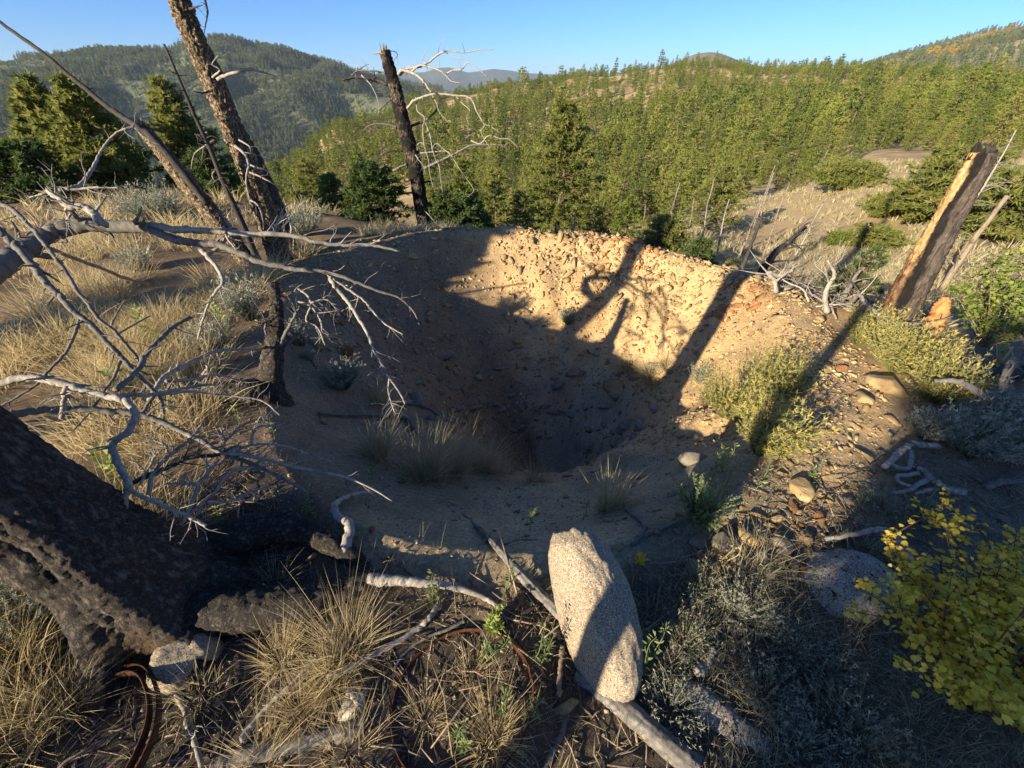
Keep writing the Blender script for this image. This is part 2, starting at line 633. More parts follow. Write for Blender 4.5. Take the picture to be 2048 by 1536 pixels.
MT['dark_wood'] = m_wood('charred_dark_wood', (.022, .02, .018), (.07, .063, .056), (.20, .18, .155), stain=.62)
MT['bark'] = m_bark('plated_pine_bark', (.37, .285, .185), (.24, .17, .105), (.028, .022, .018), (46, 46, 17), (.03, .024, .02), .60, .015)
MT['char_bark'] = m_char('charred_bark', (1, 1, .45))
MT['root_bark'] = m_char('charred_root_bark', (1, 1, 1), False)
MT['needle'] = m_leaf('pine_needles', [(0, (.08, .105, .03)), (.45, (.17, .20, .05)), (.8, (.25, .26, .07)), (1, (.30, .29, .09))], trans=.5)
MT['far_needle'] = m_leaf('hillside_needles', [(0, (.06, .095, .025)), (.3, (.125, .165, .036)), (.7, (.215, .24, .05)), (1, (.29, .27, .075))], trans=.4, obj_rand=.7)
MT['mtn_needle'] = m_leaf('mountain_needles', [(0, (.08, .11, .055)), (.5, (.14, .17, .08)), (1, (.21, .22, .11))], trans=.35, obj_rand=.6)
MT['fir_needle'] = m_leaf('dark_fir_needles', [(0, (.028, .058, .02)), (.5, (.06, .105, .032)), (1, (.13, .17, .05))], trans=.4)
MT['sapling_needle'] = m_leaf('bright_sapling_needles', [(0, (.06, .10, .016)), (.5, (.12, .165, .026)), (1, (.20, .23, .05))], trans=.35)
MT['trunk'] = m_wood('conifer_trunk', (.07, .05, .037), (.16, .115, .08), (.06, .045, .035), (20, 20, 5), .02)
MT['dry_grass'] = m_leaf('dry_grass', [(0, (.29, .215, .11)), (.5, (.52, .42, .22)), (1, (.70, .60, .37))], trans=.45)
MT['pale_grass'] = m_leaf('pale_bunchgrass', [(0, (.24, .20, .11)), (.5, (.42, .37, .22)), (1, (.58, .52, .33))], trans=.45)
MT['sage'] = m_leaf('sagebrush_leaves', [(0, (.13, .14, .10)), (.5, (.24, .255, .19)), (1, (.38, .39, .31))], trans=.25)
MT['rabbit'] = m_leaf('rabbitbrush_stems', [(0, (.14, .13, .05)), (.4, (.23, .23, .085)), (.8, (.36, .34, .14)), (1, (.52, .43, .10))], trans=.35)
MT['forb'] = m_leaf('forb_leaves', [(0, (.07, .10, .035)), (.5, (.17, .22, .085)), (1, (.33, .37, .17))], trans=.4)
MT['brush'] = m_leaf('dim_brush', [(0, (.12, .13, .08)), (.5, (.23, .235, .16)), (1, (.40, .38, .28))], trans=.3)
MT['mullein'] = m_leaf('mullein_leaves', [(0, (.16, .20, .05)), (.5, (.32, .38, .10)), (1, (.46, .50, .2))], trans=.45)
MT['yellow_leaf'] = m_leaf('autumn_yellow_leaves', [(0, (.38, .36, .055)), (.3, (.62, .50, .06)), (.7, (.78, .57, .065)), (1, (.82, .64, .13))], trans=.35, obj_rand=.75)
MT['yellow_mass'] = m_leaf('autumn_yellow_foliage', [(0, (.38, .36, .055)), (.3, (.62, .50, .06)), (.7, (.78, .57, .065)), (1, (.82, .64, .13))], trans=.35)
MT['green_leaf'] = m_leaf('bright_green_leaves', [(0, (.08, .13, .018)), (.5, (.19, .26, .04)), (1, (.34, .38, .09))], trans=.4)
MT['aspen'] = m_leaf('golden_aspen_leaves', [(0, (.24, .17, .04)), (1, (.42, .28, .07))], trans=.3)
MT['red_twig'] = m_wood('reddish_twigs', (.10, .045, .03), (.20, .09, .06), (.06, .04, .03))
def m_burnt(lx, ly):
    """burnt stump: orange bare wood on the sunny flank, a black charred strip, grey bark behind"""
    m, nt, b = new_mat('burnt_stump_wood')
    tc = nt.nodes.new('ShaderNodeTexCoord')
    sx = nt.nodes.new('ShaderNodeSeparateXYZ')
    nt.links.new(tc.outputs['Object'], sx.inputs[0])
    # angle round the trunk, measured against the trunk's own lean
    ax = math_(nt, 'SUBTRACT', sx.outputs[0], math_(nt, 'MULTIPLY', sx.outputs[2], lx))
    ay = math_(nt, 'SUBTRACT', sx.outputs[1], math_(nt, 'MULTIPLY', sx.outputs[2], ly))
    ang = math_(nt, 'ARCTAN2', ay, ax)
    wob = math_(nt, 'MULTIPLY', math_(nt, 'SUBTRACT', noise(nt, coords(nt, (5, 5, 2)), 1.0, 6, .65), .5), 1.7)
    a = math_(nt, 'ADD', ang, wob)
    grain = noise(nt, coords(nt, (46, 46, 5)), 1.0, 6, .7)
    orange = ramp(nt, grain, [(.3, (.30, .15, .06)), (.5, (.50, .30, .13)), (.68, (.62, .45, .25))])
    spots = noise(nt, coords(nt, (22, 22, 9)), 1.0, 6, .75)
    lowchar = math_(nt, 'SUBTRACT', math_(nt, 'MULTIPLY', sx.outputs[2], -.22), -.62)
    orange = mixc(nt, ramp(nt, math_(nt, 'ADD', spots, math_(nt, 'SUBTRACT', lowchar, .5)), [(.60, (0, 0, 0)), (.68, (1, 1, 1))]), orange, (.05, .032, .022))
    low = ramp(nt, math_(nt, 'ADD', math_(nt, 'MULTIPLY', sx.outputs[2], .55), math_(nt, 'MULTIPLY', spots, .5)), [(.50, (1, 1, 1)), (.66, (0, 0, 0))])
    orange = mixc(nt, low, orange, ramp(nt, spots, [(.38, (.03, .02, .015)), (.5, (.13, .075, .042)), (.66, (.30, .18, .10))]))
    black = ramp(nt, spots, [(.4, (.010, .009, .008)), (.7, (.022, .02, .018))])
    bark = ramp(nt, grain, [(.35, (.03, .026, .023)), (.6, (.12, .095, .078)), (.75, (.21, .175, .15))])
    # a runs -pi..pi; the left front flank (about -2.6) is orange, -1.6 black, -0.6 bark
    f1 = ramp(nt, math_(nt, 'MULTIPLY_ADD', a, 1 / 6.2832, .5), [(.03, (0, 0, 0)), (.06, (1, 1, 1))])
    f2 = ramp(nt, math_(nt, 'MULTIPLY_ADD', a, 1 / 6.2832, .5), [(.135, (0, 0, 0)), (.16, (1, 1, 1))])
    col = mixc(nt, f1, orange, black)
    col = mixc(nt, f2, col, bark)
    back = ramp(nt, math_(nt, 'MULTIPLY_ADD', a, 1 / 6.2832, .5), [(.80, (0, 0, 0)), (.82, (1, 1, 1))])
    col = mixc(nt, back, col, orange)
    nt.links.new(col, b.inputs['Base Color'])
    bump(nt, b, math_(nt, 'ADD', grain, spots), .012, .8)
    return m
MT['snag'] = m_bark('burnt_snag_bark', (.10, .075, .055), (.22, .165, .115), (.012, .01, .009), (34, 34, 8), (.016, .014, .013), .47, .02)
MT['orange_wood'] = m_wood('orange_rotten_wood', (.30, .12, .045), (.52, .25, .095), (.20, .07, .03), (40, 40, 10), .01, .55)
MT['char_wood'] = m_wood('charcoal', (.01, .009, .008), (.03, .027, .024), (.06, .05, .04))
MT['rust_iron'] = m_rock('rusted_iron', (.035, .016, .010), (.06, .026, .014), (.11, .045, .022), 22, .002, None, None, .9, 1.1, 0)
# ---------------------------------------------------------------- lie of the land
PC = np.array([0.50, 3.50])       # centre of the dug pit
_rim = np.array([(2.30, 2.45), (2.65, 3.4), (2.95, 4.4), (2.75, 5.45), (1.6, 6.05), (0.3, 6.25), (-0.8, 6.05), (-1.7, 5.5), (-2.3, 4.7), (-2.25, 3.7),
                 (-1.95, 2.8), (-1.55, 1.9), (-0.95, 1.15), (-0.2, 0.92), (0.5, 0.98), (1.2, 1.35), (1.75, 1.85)])
_ra = np.arctan2(_rim[:, 1] - PC[1], _rim[:, 0] - PC[0])
_rr = np.hypot(_rim[:, 0] - PC[0], _rim[:, 1] - PC[1])
_o = np.argsort(_ra)
_ra, _rr = _ra[_o], _rr[_o]
_ra3 = np.concatenate([_ra - 2 * np.pi, _ra, _ra + 2 * np.pi])
_rr3 = np.concatenate([_rr, _rr, _rr])

def pit_rho(x, y):
    dx, dy = x - PC[0], y - PC[1]
    ph = np.arctan2(dy, dx)
    R = (np.interp(ph, _ra3, _rr3) + np.interp(ph + .12, _ra3, _rr3) + np.interp(ph - .12, _ra3, _rr3)) / 3
    return np.hypot(dx, dy) / R, ph, R

AZ = np.radians([-180, -110, -75, -58, -45, -30, -20, -10, 0, 10, 20, 30, 40, 50, 62, 110, 180])
RN = np.log([14, 24, 40, 60, 100, 150, 220, 320, 420, 520, 700, 1500, 9000])
ZT = np.array([
    [.4, .6, 1, 1.5, 2.5, 4, 5, 6, 6, 6, 4, 0, -20],
    [.1, .1, 0, -1, -4, -8, -14, -20, -26, -30, -40, -60, -100],
    [-.5, -1.8, -6, -12, -28, -48, -72, -95, -115, -130, -150, -170, -180],
    [-.7, -2.5, -8, -16, -32, -50, -72, -95, -115, -130, -150, -170, -180],
    [-.75, -2.8, -9, -16, -31, -48, -66, -92, -112, -130, -150, -170, -180],
    [-1.4, -4, -9.5, -14.5, -21, -27, -32, -60, -85, -110, -140, -170, -180],
    [-2.0, -5, -10, -15.5, -21, -24, -24, -22, -50, -80, -130, -170, -180],
    [-2.2, -5.5, -11, -16.5, -20, -21, -18, -13, -10, -38, -100, -150, -180],
    [-2.2, -5.5, -11, -16.5, -19, -18, -13, -7, -3, -16, -80, -120, -180],
    [-2.2, -5.5, -10, -15, -17.5, -16, -10, -1.5, 5.5, 0, -60, -120, -180],
    [-2.2, -5, -8.5, -12, -15, -13, -6.5, 1, 9, 5, -60, -100, -150],
    [-3.0, -4.8, -6.3, -8.5, -11.5, -11, -6, 1, 6, 2, -60, -60, -100],
    [-2.8, -3.4, -3.3, -3.8, -6.5, -7, -4, 0, 2, -3, -40, -40, -60],
    [-2.5, -2.9, -2.6, -3.0, -5.5, -6, -3, 0, 1, -3, -30, -30, -60],
    [-2.0, -2.4, -2.2, -2.6, -5, -5, -3, 0, 0, -3, -20, -20, -60],
    [-.8, -1.4, -2, -3, -4, -4, -2, 0, 0, 0, -10, -10, -60],
    [.4, .6, 1, 1.5, 2.5, 4, 5, 6, 6, 6, 4, 0, -20]])

def z_polar(x, y):
    az = np.arctan2(x, y)
    lr = np.log(np.clip(np.hypot(x, y), 14.01, 8999))
    i = np.clip(np.searchsorted(AZ, az, side='right') - 1, 0, len(AZ) - 2)
    j = np.clip(np.searchsorted(RN, lr, side='right') - 1, 0, len(RN) - 2)
    a = sstep(0, 1, (az - AZ[i]) / (AZ[i + 1] - AZ[i]))
    b = (lr - RN[j]) / (RN[j + 1] - RN[j])
    return (ZT[i, j] * (1 - a) + ZT[i + 1, j] * a) * (1 - b) + (ZT[i, j + 1] * (1 - a) + ZT[i + 1, j + 1] * a) * b

_xe = [-40, -14, -6, -2.5, -0.5, 1, 2.5, 3.4, 4.5, 7, 12, 30]
_ye = [16, 13, 9.5, 7.6, 6.8, 6.6, 6.2, 5.6, 4.7, 3, 1, -5]

def softplus(s, k):
    return np.where(s / k > 30, s, k * np.log1p(np.exp(np.clip(s / k, -40, 30))))

def land(x, y, fine=True):
    """height of the ground at (x, y)"""
    x = np.atleast_1d(np.asarray(x, float))
    y = np.atleast_1d(np.asarray(y, float))
    r = np.hypot(x, y)
    zn = -0.055 * np.clip(y, -6, 40) - 0.055 * np.clip(x, 0, 8) + .015 * np.clip(-x, 0, 12)
    s = y - np.interp(x, _xe, _ye)
    sl = np.interp(x, [-14, 0, 3, 6, 12], [.38, .42, .36, .24, .2])
    zn = zn - sl * softplus(s, .35)
    zp = z_polar(x, y)
    rr = np.clip(r, 30, 700)
    zp = zp + noise2(x, y, .022, 3, 4) * rr * .016 * sstep(25, 90, r)
    rgt = sstep(.25, .6, np.arctan2(x, y)) * (np.arctan2(x, y) < 2.2)
    w = sstep(12 - 6 * rgt, 34 - 19 * rgt, r)
    z = zn * (1 - w) + zp * w
    # mounds
    z = z + 0.10 * noise2(x, y, .55, 5, 3) * sstep(1.2, 3.5, r) * (1 - w)
    # the pit
    near = r < 14
    if near.any():
        rho, ph, R = pit_rho(x, y)
        far = sstep(.3, .8, np.sin(ph)) * sstep(-.9, -.4, np.cos(ph)) * sstep(.75, .3, np.cos(ph)) + .25 * sstep(.3, .8, np.cos(ph + .3))
        z = z + near * np.exp(-((rho - 1.07) / .12) ** 2) * (.02 + .15 * np.clip(far, 0, 1)) * (1 + .7 * noise2(x, y, 1.6, 9, 3))
        t = np.clip((1 - rho) / .80, 0, 1)
        fr_ = sstep(-.75, .1, np.sin(ph))          # 0 on the near side, 1 on the far side
        pn = np.interp(rho, [0, .10, .42, .52, 1.0], [2.55, 2.46, 1.20, .94, 0])
        pf = np.interp(rho, [0, .10, .50, 1.0], [2.55, 2.46, 1.22, 0])
        D = 1.0
        prof = pn * (1 - fr_) + pf * fr_
        lump = noise2(x, y, 1.5, 21, 4) * .10 + .05 * vnoise(np.stack([ph * 7, rho * 1.5, rho * 0 + 3.1], 1) if ph.ndim == 1 else np.zeros((1, 3)), 4)
        inside = sstep(1.06, .92, rho)
        z = z - near * D * prof * 1.0 + near * inside * lump * sstep(0, .25, t)
        # little benches where layered rock crops out low in the far and left walls
        st = np.clip((.62 - rho) / .42, 0, 1) * sstep(.15, .45, rho)
        zz = z * 5.0 + noise2(x, y, 2.5, 33, 2) * .8
        z = z + near * st * .5 * ((np.floor(zz) + sstep(.25, .75, zz - np.floor(zz))) - zz) / 5.0
    if fine:
        z = z + .022 * noise2(x, y, 4.5, 13, 4) * sstep(60, 6, r)
    return z

def lz(x, y):
    return float(land(np.array([x]), np.array([y]))[0])

def on(x, y, dz=0.0):
    return np.array([x, y, lz(x, y) + dz])

def G(u, v, dz=0.0, tmax=60.0):
    """where the sight line through pixel (u, v) meets the ground (raised by dz)"""
    d = ray(u, v)
    t = np.concatenate([np.linspace(.3, 8, 600), np.linspace(8.02, tmax, 500)])
    q = CAM + t[:, None] * d
    below = q[:, 2] < land(q[:, 0], q[:, 1]) + dz
    i = int(np.argmax(below)) if below.any() else len(t) - 1
    return q[i]

def gnormal(x, y, e=.06):
    zx = (land(x + e, y, False) - land(x - e, y, False)) / (2 * e)
    zy = (land(x, y + e, False) - land(x, y - e, False)) / (2 * e)
    return nz(np.stack([-zx, -zy, np.ones_like(zx)], 1))

def polar_grid(az, rad, zf, center=False):
    A, R = np.meshgrid(az, rad)
    x, y = (R * np.sin(A)).ravel(), (R * np.cos(A)).ravel()
    z = zf(x, y)
    n, m = len(rad), len(az)
    i = np.arange(n - 1)[:, None] * m
    j = np.arange(m - 1)[None]
    f = np.stack([i + j, i + m + j, i + m + j + 1, i + j + 1], -1).reshape(-1, 4)
    return np.stack([x, y, z], 1), f

def soil_colour(x, y, z):
    r = np.hypot(x, y)
    n1 = noise2(x, y, .9, 41, 4)
    n2 = noise2(x, y, 3.2, 43, 4)
    rho, ph, R = pit_rho(x, y)
    ochre = np.array([.43, .305, .16])
    rust = np.array([.30, .165, .075])
    brown = np.array([.36, .25, .155])
    grey = np.array([.33, .265, .185])
    sand = np.array([.31, .25, .155])
    litter = np.array([.058, .05, .043])
    meadow = np.array([.20, .145, .085])
    slope = np.array([.42, .315, .165])
    col = np.tile(meadow, (len(x), 1))
    def over(c, w):
        nonlocal col
        w = np.clip(w, 0, 1)[:, None]
        col = col * (1 - w) + c * w
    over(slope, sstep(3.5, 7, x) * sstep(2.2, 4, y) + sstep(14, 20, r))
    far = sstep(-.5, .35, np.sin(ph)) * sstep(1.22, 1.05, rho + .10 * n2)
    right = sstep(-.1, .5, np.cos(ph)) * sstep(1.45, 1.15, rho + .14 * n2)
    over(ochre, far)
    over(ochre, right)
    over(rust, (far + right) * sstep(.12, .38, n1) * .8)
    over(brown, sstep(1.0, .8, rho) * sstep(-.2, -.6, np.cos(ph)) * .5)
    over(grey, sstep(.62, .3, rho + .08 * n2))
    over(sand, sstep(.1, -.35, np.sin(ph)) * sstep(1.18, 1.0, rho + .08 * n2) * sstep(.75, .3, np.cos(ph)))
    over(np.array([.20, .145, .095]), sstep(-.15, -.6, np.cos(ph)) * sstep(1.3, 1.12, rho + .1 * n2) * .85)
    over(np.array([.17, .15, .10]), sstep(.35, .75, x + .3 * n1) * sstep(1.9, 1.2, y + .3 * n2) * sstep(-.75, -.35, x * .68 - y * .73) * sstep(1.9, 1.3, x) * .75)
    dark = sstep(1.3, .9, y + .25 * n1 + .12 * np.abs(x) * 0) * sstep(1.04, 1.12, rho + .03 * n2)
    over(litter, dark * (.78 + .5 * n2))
    over(np.array([.20, .17, .13]), sstep(.3, .7, x * .68 - y * .73 + .12 * n1) * sstep(.9, 1.3, x) * .8)  # dark litter soil kept to the shaded side; shade is partly painted in
    over(litter, sstep(.8, .45, np.hypot(x + 1.35, y - .72)))
    return col

def build_land():
    az = np.concatenate([np.linspace(-math.pi, -math.radians(78), 46, endpoint=False),
                         np.linspace(-math.radians(78), math.radians(78), 440),
                         np.linspace(math.radians(78), math.pi, 47)[1:]])
    rad = [.06, .12, .18, .24, .30]
    while rad[-1] < 46:
        rad.append(rad[-1] * (1.0138 if rad[-1] < 9 else 1.03))
    v, f = polar_grid(az, np.array(rad), land)
    # close the little hole under the camera
    c = len(v)
    v = np.concatenate([v, [[0, 0, lz(0, 0)]]])
    m = len(az)
    fan = np.stack([np.full(m - 1, c), np.arange(m - 1), np.arange(m - 1) + 1], 1)
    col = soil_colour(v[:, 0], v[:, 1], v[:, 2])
    cen = v[f].mean(1)
    rho = pit_rho(cen[:, 0], cen[:, 1])[0]
    inp = rho < 1.16
    objs = []
    for name, ff, f3 in (('ground', f[~inp], fan), ('pit', f[inp], np.zeros((0, 3), int))):
        used = np.unique(np.concatenate([ff.ravel(), f3.ravel()]))
        remap = np.zeros(len(v), int)
        remap[used] = np.arange(len(used))
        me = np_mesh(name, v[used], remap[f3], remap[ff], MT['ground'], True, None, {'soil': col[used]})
        objs.append(tag(obj(name, me), kind='structure'))
    objs[0]['label'] = 'dry hilltop soil with dark litter round the pit'
    objs[1]['label'] = 'steep sided prospect pit dug into ochre rubble'
    return objs

ground_o, pit_o = build_land()

def hill_z(x, y):
    r = np.hypot(x, y)
    return land(x, y, False) - .25 * sstep(46, 38, r)

_az = np.concatenate([np.linspace(-math.pi, -math.radians(66), 40, endpoint=False), np.linspace(-math.radians(66), math.radians(66), 230), np.linspace(math.radians(66), math.pi, 41)[1:]])
_v, _f = polar_grid(_az, np.geomspace(40, 9000, 170), hill_z)
tag(obj('hillside', np_mesh('hillside', _v, np.zeros((0, 3)), _f, MT['hill'], True)), 'dry forested hillside across the gully', kind='structure')

def crest(tab):
    a = np.radians([t[0] for t in tab])
    e = np.tan(np.radians([t[1] for t in tab]))
    return lambda az: np.interp(az, a, e)

def ridge(name, label, tab, r0, rc, r1, zb, mat, na, nr, rough, seed, spur):
    """a mountain with its crest rc metres away, the crest's height given by elevation angles"""
    ce = crest(tab)
    a0, a1 = math.radians(tab[0][0]), math.radians(tab[-1][0])
    def zf(x, y):
        r = np.hypot(x, y)
        az = np.arctan2(x, y)
        zc = rc * ce(az) + 1.6
        s = np.clip((r - r0) / (rc - r0), 0, 1)
        up = zb + (zc - zb) * (s ** .9)
        down = zc - (zc - zb) * sstep(rc, r1, r) * .8
        z = np.where(r < rc, up, down)
        amp = np.sin(np.pi * np.clip(s, 0, 1)) ** .7 * spur
        rid = 1 - np.abs(noise2(x, y, 1.0 / (rc * .22), seed, 4)) * 2.0
        return z + amp * rid + rough * noise2(x, y, 1 / (rc * .05), seed + 3, 3)
    v, f = polar_grid(np.linspace(a0, a1, na), np.concatenate([np.linspace(r0, rc, nr), np.linspace(rc, r1, 12)[1:]]), zf)
    tag(obj(name, np_mesh(name, v, np.zeros((0, 3)), f, MT[mat], True)), label, kind='structure')
    return zf

LEFT_TAB = [(-66, -.5), (-52, .3), (-46, .45), (-43, .75), (-41, 1.0), (-38.5, 1.15), (-36, 1.35), (-33.5, 1.5), (-31.5, 2.2), (-29.8, 2.55), (-27.5, 2.4), (-26, 2.2), (-24, 1.75), (-22.3, 1.4), (-19.5, .7), (-17, -.1), (-12, -1.2), (-4, -2.5)]
zf_left = ridge('mountain', 'long wooded mountain beyond the valley', LEFT_TAB, 850, 2100, 2900, -190, 'mountain', 190, 80, 8, 51, 95)
RIGHT_TAB = [(30, -.6), (34, .4), (36.8, 1.5), (40, 2.5), (42, 2.95), (44, 3.3), (48, 4.0), (56, 4.6), (66, 4.8)]
zf_right = ridge('mountain', 'grey mountain with golden aspen patches behind the ridge', RIGHT_TAB, 620, 1400, 1900, -40, 'grey_mountain', 80, 50, 4, 61, 22)
ridge('mountain', 'small grey summit peeping over the ridge', [(13, .2), (17, 1.2), (19.6, 2.25), (20.8, 2.4), (22, 2.3), (24.5, 1.5), (30, .4)], 1300, 2600, 3000, -20, 'grey_mountain', 40, 14, 3, 71, 5)
ridge('mountain', 'blue peaks on the horizon beside the broken snag', [(-20, .1), (-13, .7), (-10, .75), (-8.2, 1.15), (-7, 1.2), (-5, .75), (-3.9, .85), (-2.2, 1.1), (-.6, 1.0), (2, .7), (10, .4)], 5200, 7000, 8500, -150, 'far_mountain', 90, 14, 6, 81, 14)
ridge('mountain', 'low blue range at the left end of the horizon', [(-64, .6), (-50, .95), (-46, 1.05), (-44, 1.1), (-42, .9), (-40, .6), (-34, .3)], 5000, 7000, 8500, -150, 'far_mountain', 70, 14, 6, 91, 14)
# ---------------------------------------------------------------- conifers
def clumps(mb, pos, d, s, k, g, tint, spread=.9, wid=.16):
    """needle sprays: k slim triangles fanning from each point along d"""
    n = len(pos)
    p = np.repeat(pos, k, 0)
    s = np.repeat(np.broadcast_to(s, (n,)), k)[:, None]
    dd = nz(np.repeat(d, k, 0) + g.normal(size=(n * k, 3)) * spread)
    side = nz(np.cross(dd, g.normal(size=(n * k, 3))))
    L = s * g.uniform(.6, 1.25, (n * k, 1))
    b = p - dd * L * .25
    v = np.stack([b - side * L * wid * .5, b + dd * L * .5 + side * L * wid, b + dd * L, b + dd * L * .45 - side * L * wid], 1)
    f = np.array([[0, 1, 2, 3]])[None] + (np.arange(n * k) * 4)[:, None, None]
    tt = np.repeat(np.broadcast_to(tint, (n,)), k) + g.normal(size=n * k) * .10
    mb.add(v.reshape(-1, 3), f.reshape(-1, 4), np.repeat(np.clip(tt, 0, 1), 4))

def conifer(seed, H, R, whorls, nb, per, k, size, base=.1, shape=.8, droop=.15, gap=.12, wid=.16, trunk_k=7, twin=False, branches=True, lean=0.0, spread=.9):
    """returns (trunk, crown): whorled boughs carrying needle sprays"""
    g = np.random.default_rng(seed)
    tr, cr = MB(), MB()
    nseg = 10
    zs = np.linspace(0, H, nseg)
    bend = np.cumsum(g.normal(size=(nseg, 2)) * H * .006, 0)
    path = np.stack([bend[:, 0] + lean * zs, bend[:, 1], zs], 1)
    r0 = H * .021 + .02
    add_tube(tr, path, r0 * (1 - zs / H * .95), trunk_k, .5, .1, seed)
    pos, dirs, siz, tin = [], [], [], []
    asym = g.uniform(.75, 1.25, 8)
    for w in range(whorls):
        fz = base + (1 - base) * ((w + g.uniform(-.3, .3)) / whorls)
        fz = min(max(fz, base), .985)
        z = fz * H
        env = (1 - (fz - base) / (1 - base)) ** shape
        if fz < base + .14:
            env *= .55 + .45 * (fz - base) / .14
        c = np.array([np.interp(z, zs, path[:, 0]), np.interp(z, zs, path[:, 1]), z])
        a0 = g.uniform(0, 6.28)
        for b in range(nb):
            if g.random() < gap:
                continue
            a = a0 + b / nb * 6.283 + g.normal() * .25
            L = R * (env * g.uniform(.68, 1.12) * asym[int(a / 6.2832 * 8) % 8] + .045)
            dz = -droop * L * (1 - fz) + L * (.25 + .5 * fz) * .55
            q = [c, c + np.array([math.cos(a) * L * .5, math.sin(a) * L * .5, dz * .35]), c + np.array([math.cos(a) * L, math.sin(a) * L, dz * .8])]
            if branches and L > R * .12:
                add_tube(tr, np.array(q), np.array([.012 + L * .012, .01 + L * .006, .004]), 4, .4)
            m = max(2, int(per * (L / R) ** .8 + g.random()))
            s = np.sqrt(g.uniform(.05, 1, m))
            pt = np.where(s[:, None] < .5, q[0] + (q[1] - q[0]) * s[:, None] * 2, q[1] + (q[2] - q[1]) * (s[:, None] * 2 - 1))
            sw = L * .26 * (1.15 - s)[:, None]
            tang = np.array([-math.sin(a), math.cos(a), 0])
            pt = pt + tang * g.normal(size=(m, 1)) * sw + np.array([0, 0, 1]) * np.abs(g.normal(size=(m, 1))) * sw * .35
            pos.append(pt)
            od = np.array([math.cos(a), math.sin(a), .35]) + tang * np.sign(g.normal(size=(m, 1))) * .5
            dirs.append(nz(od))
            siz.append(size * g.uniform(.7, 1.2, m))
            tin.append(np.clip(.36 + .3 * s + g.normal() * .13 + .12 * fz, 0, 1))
    m = 5
    pos.append(path[-1] + np.stack([g.normal(size=m) * .02 * R, g.normal(size=m) * .02 * R, -g.uniform(0, .06, m) * H], 1))
    dirs.append(np.tile([0, 0, 1.], (m, 1)))
    siz.append(np.full(m, size * .8))
    tin.append(np.full(m, .7))
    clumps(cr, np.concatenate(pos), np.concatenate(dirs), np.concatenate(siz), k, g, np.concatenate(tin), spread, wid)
    return tr, cr

def dead_tree_mb(seed, H, r, nb, L, up=.2, sub=2, lean=0.0, k=7, top=.25):
    """a bare standing tree: trunk and its branches"""
    g = np.random.default_rng(seed)
    tr, br = MB(), MB()
    n = 9
    zs = np.linspace(0, H, n)
    path = np.stack([np.cumsum(g.normal(size=n)) * H * .008 + lean * zs, np.cumsum(g.normal(size=n)) * H * .008, zs], 1)
    add_tube(tr, path, r * (1 - (1 - top) * zs / H), k, .5, .15, seed)
    for _ in range(nb):
        f = g.uniform(.22, .98)
        c = np.array([np.interp(f * H, zs, path[:, i]) for i in range(3)])
        a = g.uniform(0, 6.283)
        l = L * (1.15 - f) * g.uniform(.5, 1.1)
        d = np.array([math.cos(a), math.sin(a), up + g.normal() * .25])
        rr = r * (.30 - .2 * f)
        p, q = limb(br, [np.append(c, rr), np.append(c + d * l * .5 + g.normal(size=3) * l * .08, rr * .6), np.append(c + d * l + np.array([0, 0, -l * .12]) + g.normal(size=3) * l * .1, rr * .2)], 4, .5, 0, seed, n=6)
        if sub:
            twigs(br, p, q, sub, l * .25, l * .5, int(g.integers(1e6)), 3, .1, False, .6)
    return tr, br

def proto(name, tr, cr, mat, tmat='trunk'):
    t = obj(name, None)
    part(t, 'trunk', tr, MT[tmat])
    part(t, 'crown', cr, MT[mat])
    return t

def joined_proto(name, tr, cr, mat):
    """one mesh of trunk and crown for the far wood, kept out of the scene itself"""
    v1, t1, a3, a4 = tr.arrays()
    v2, t2, b3, b4 = cr.arrays()
    n = len(v1)
    me = np_mesh(name, np.concatenate([v1, v2]), np.concatenate([a3, b3 + n]), np.concatenate([a4, b4 + n]), MT['trunk'], False, {'tint': np.concatenate([t1, t2])})
    me.materials.append(MT[mat])
    mi = np.concatenate([np.zeros(len(a3)), np.ones(len(b3)), np.zeros(len(a4)), np.ones(len(b4))]).astype(np.int32)
    me.polygons.foreach_set('material_index', mi)
    return bpy.data.objects.new(name, me)

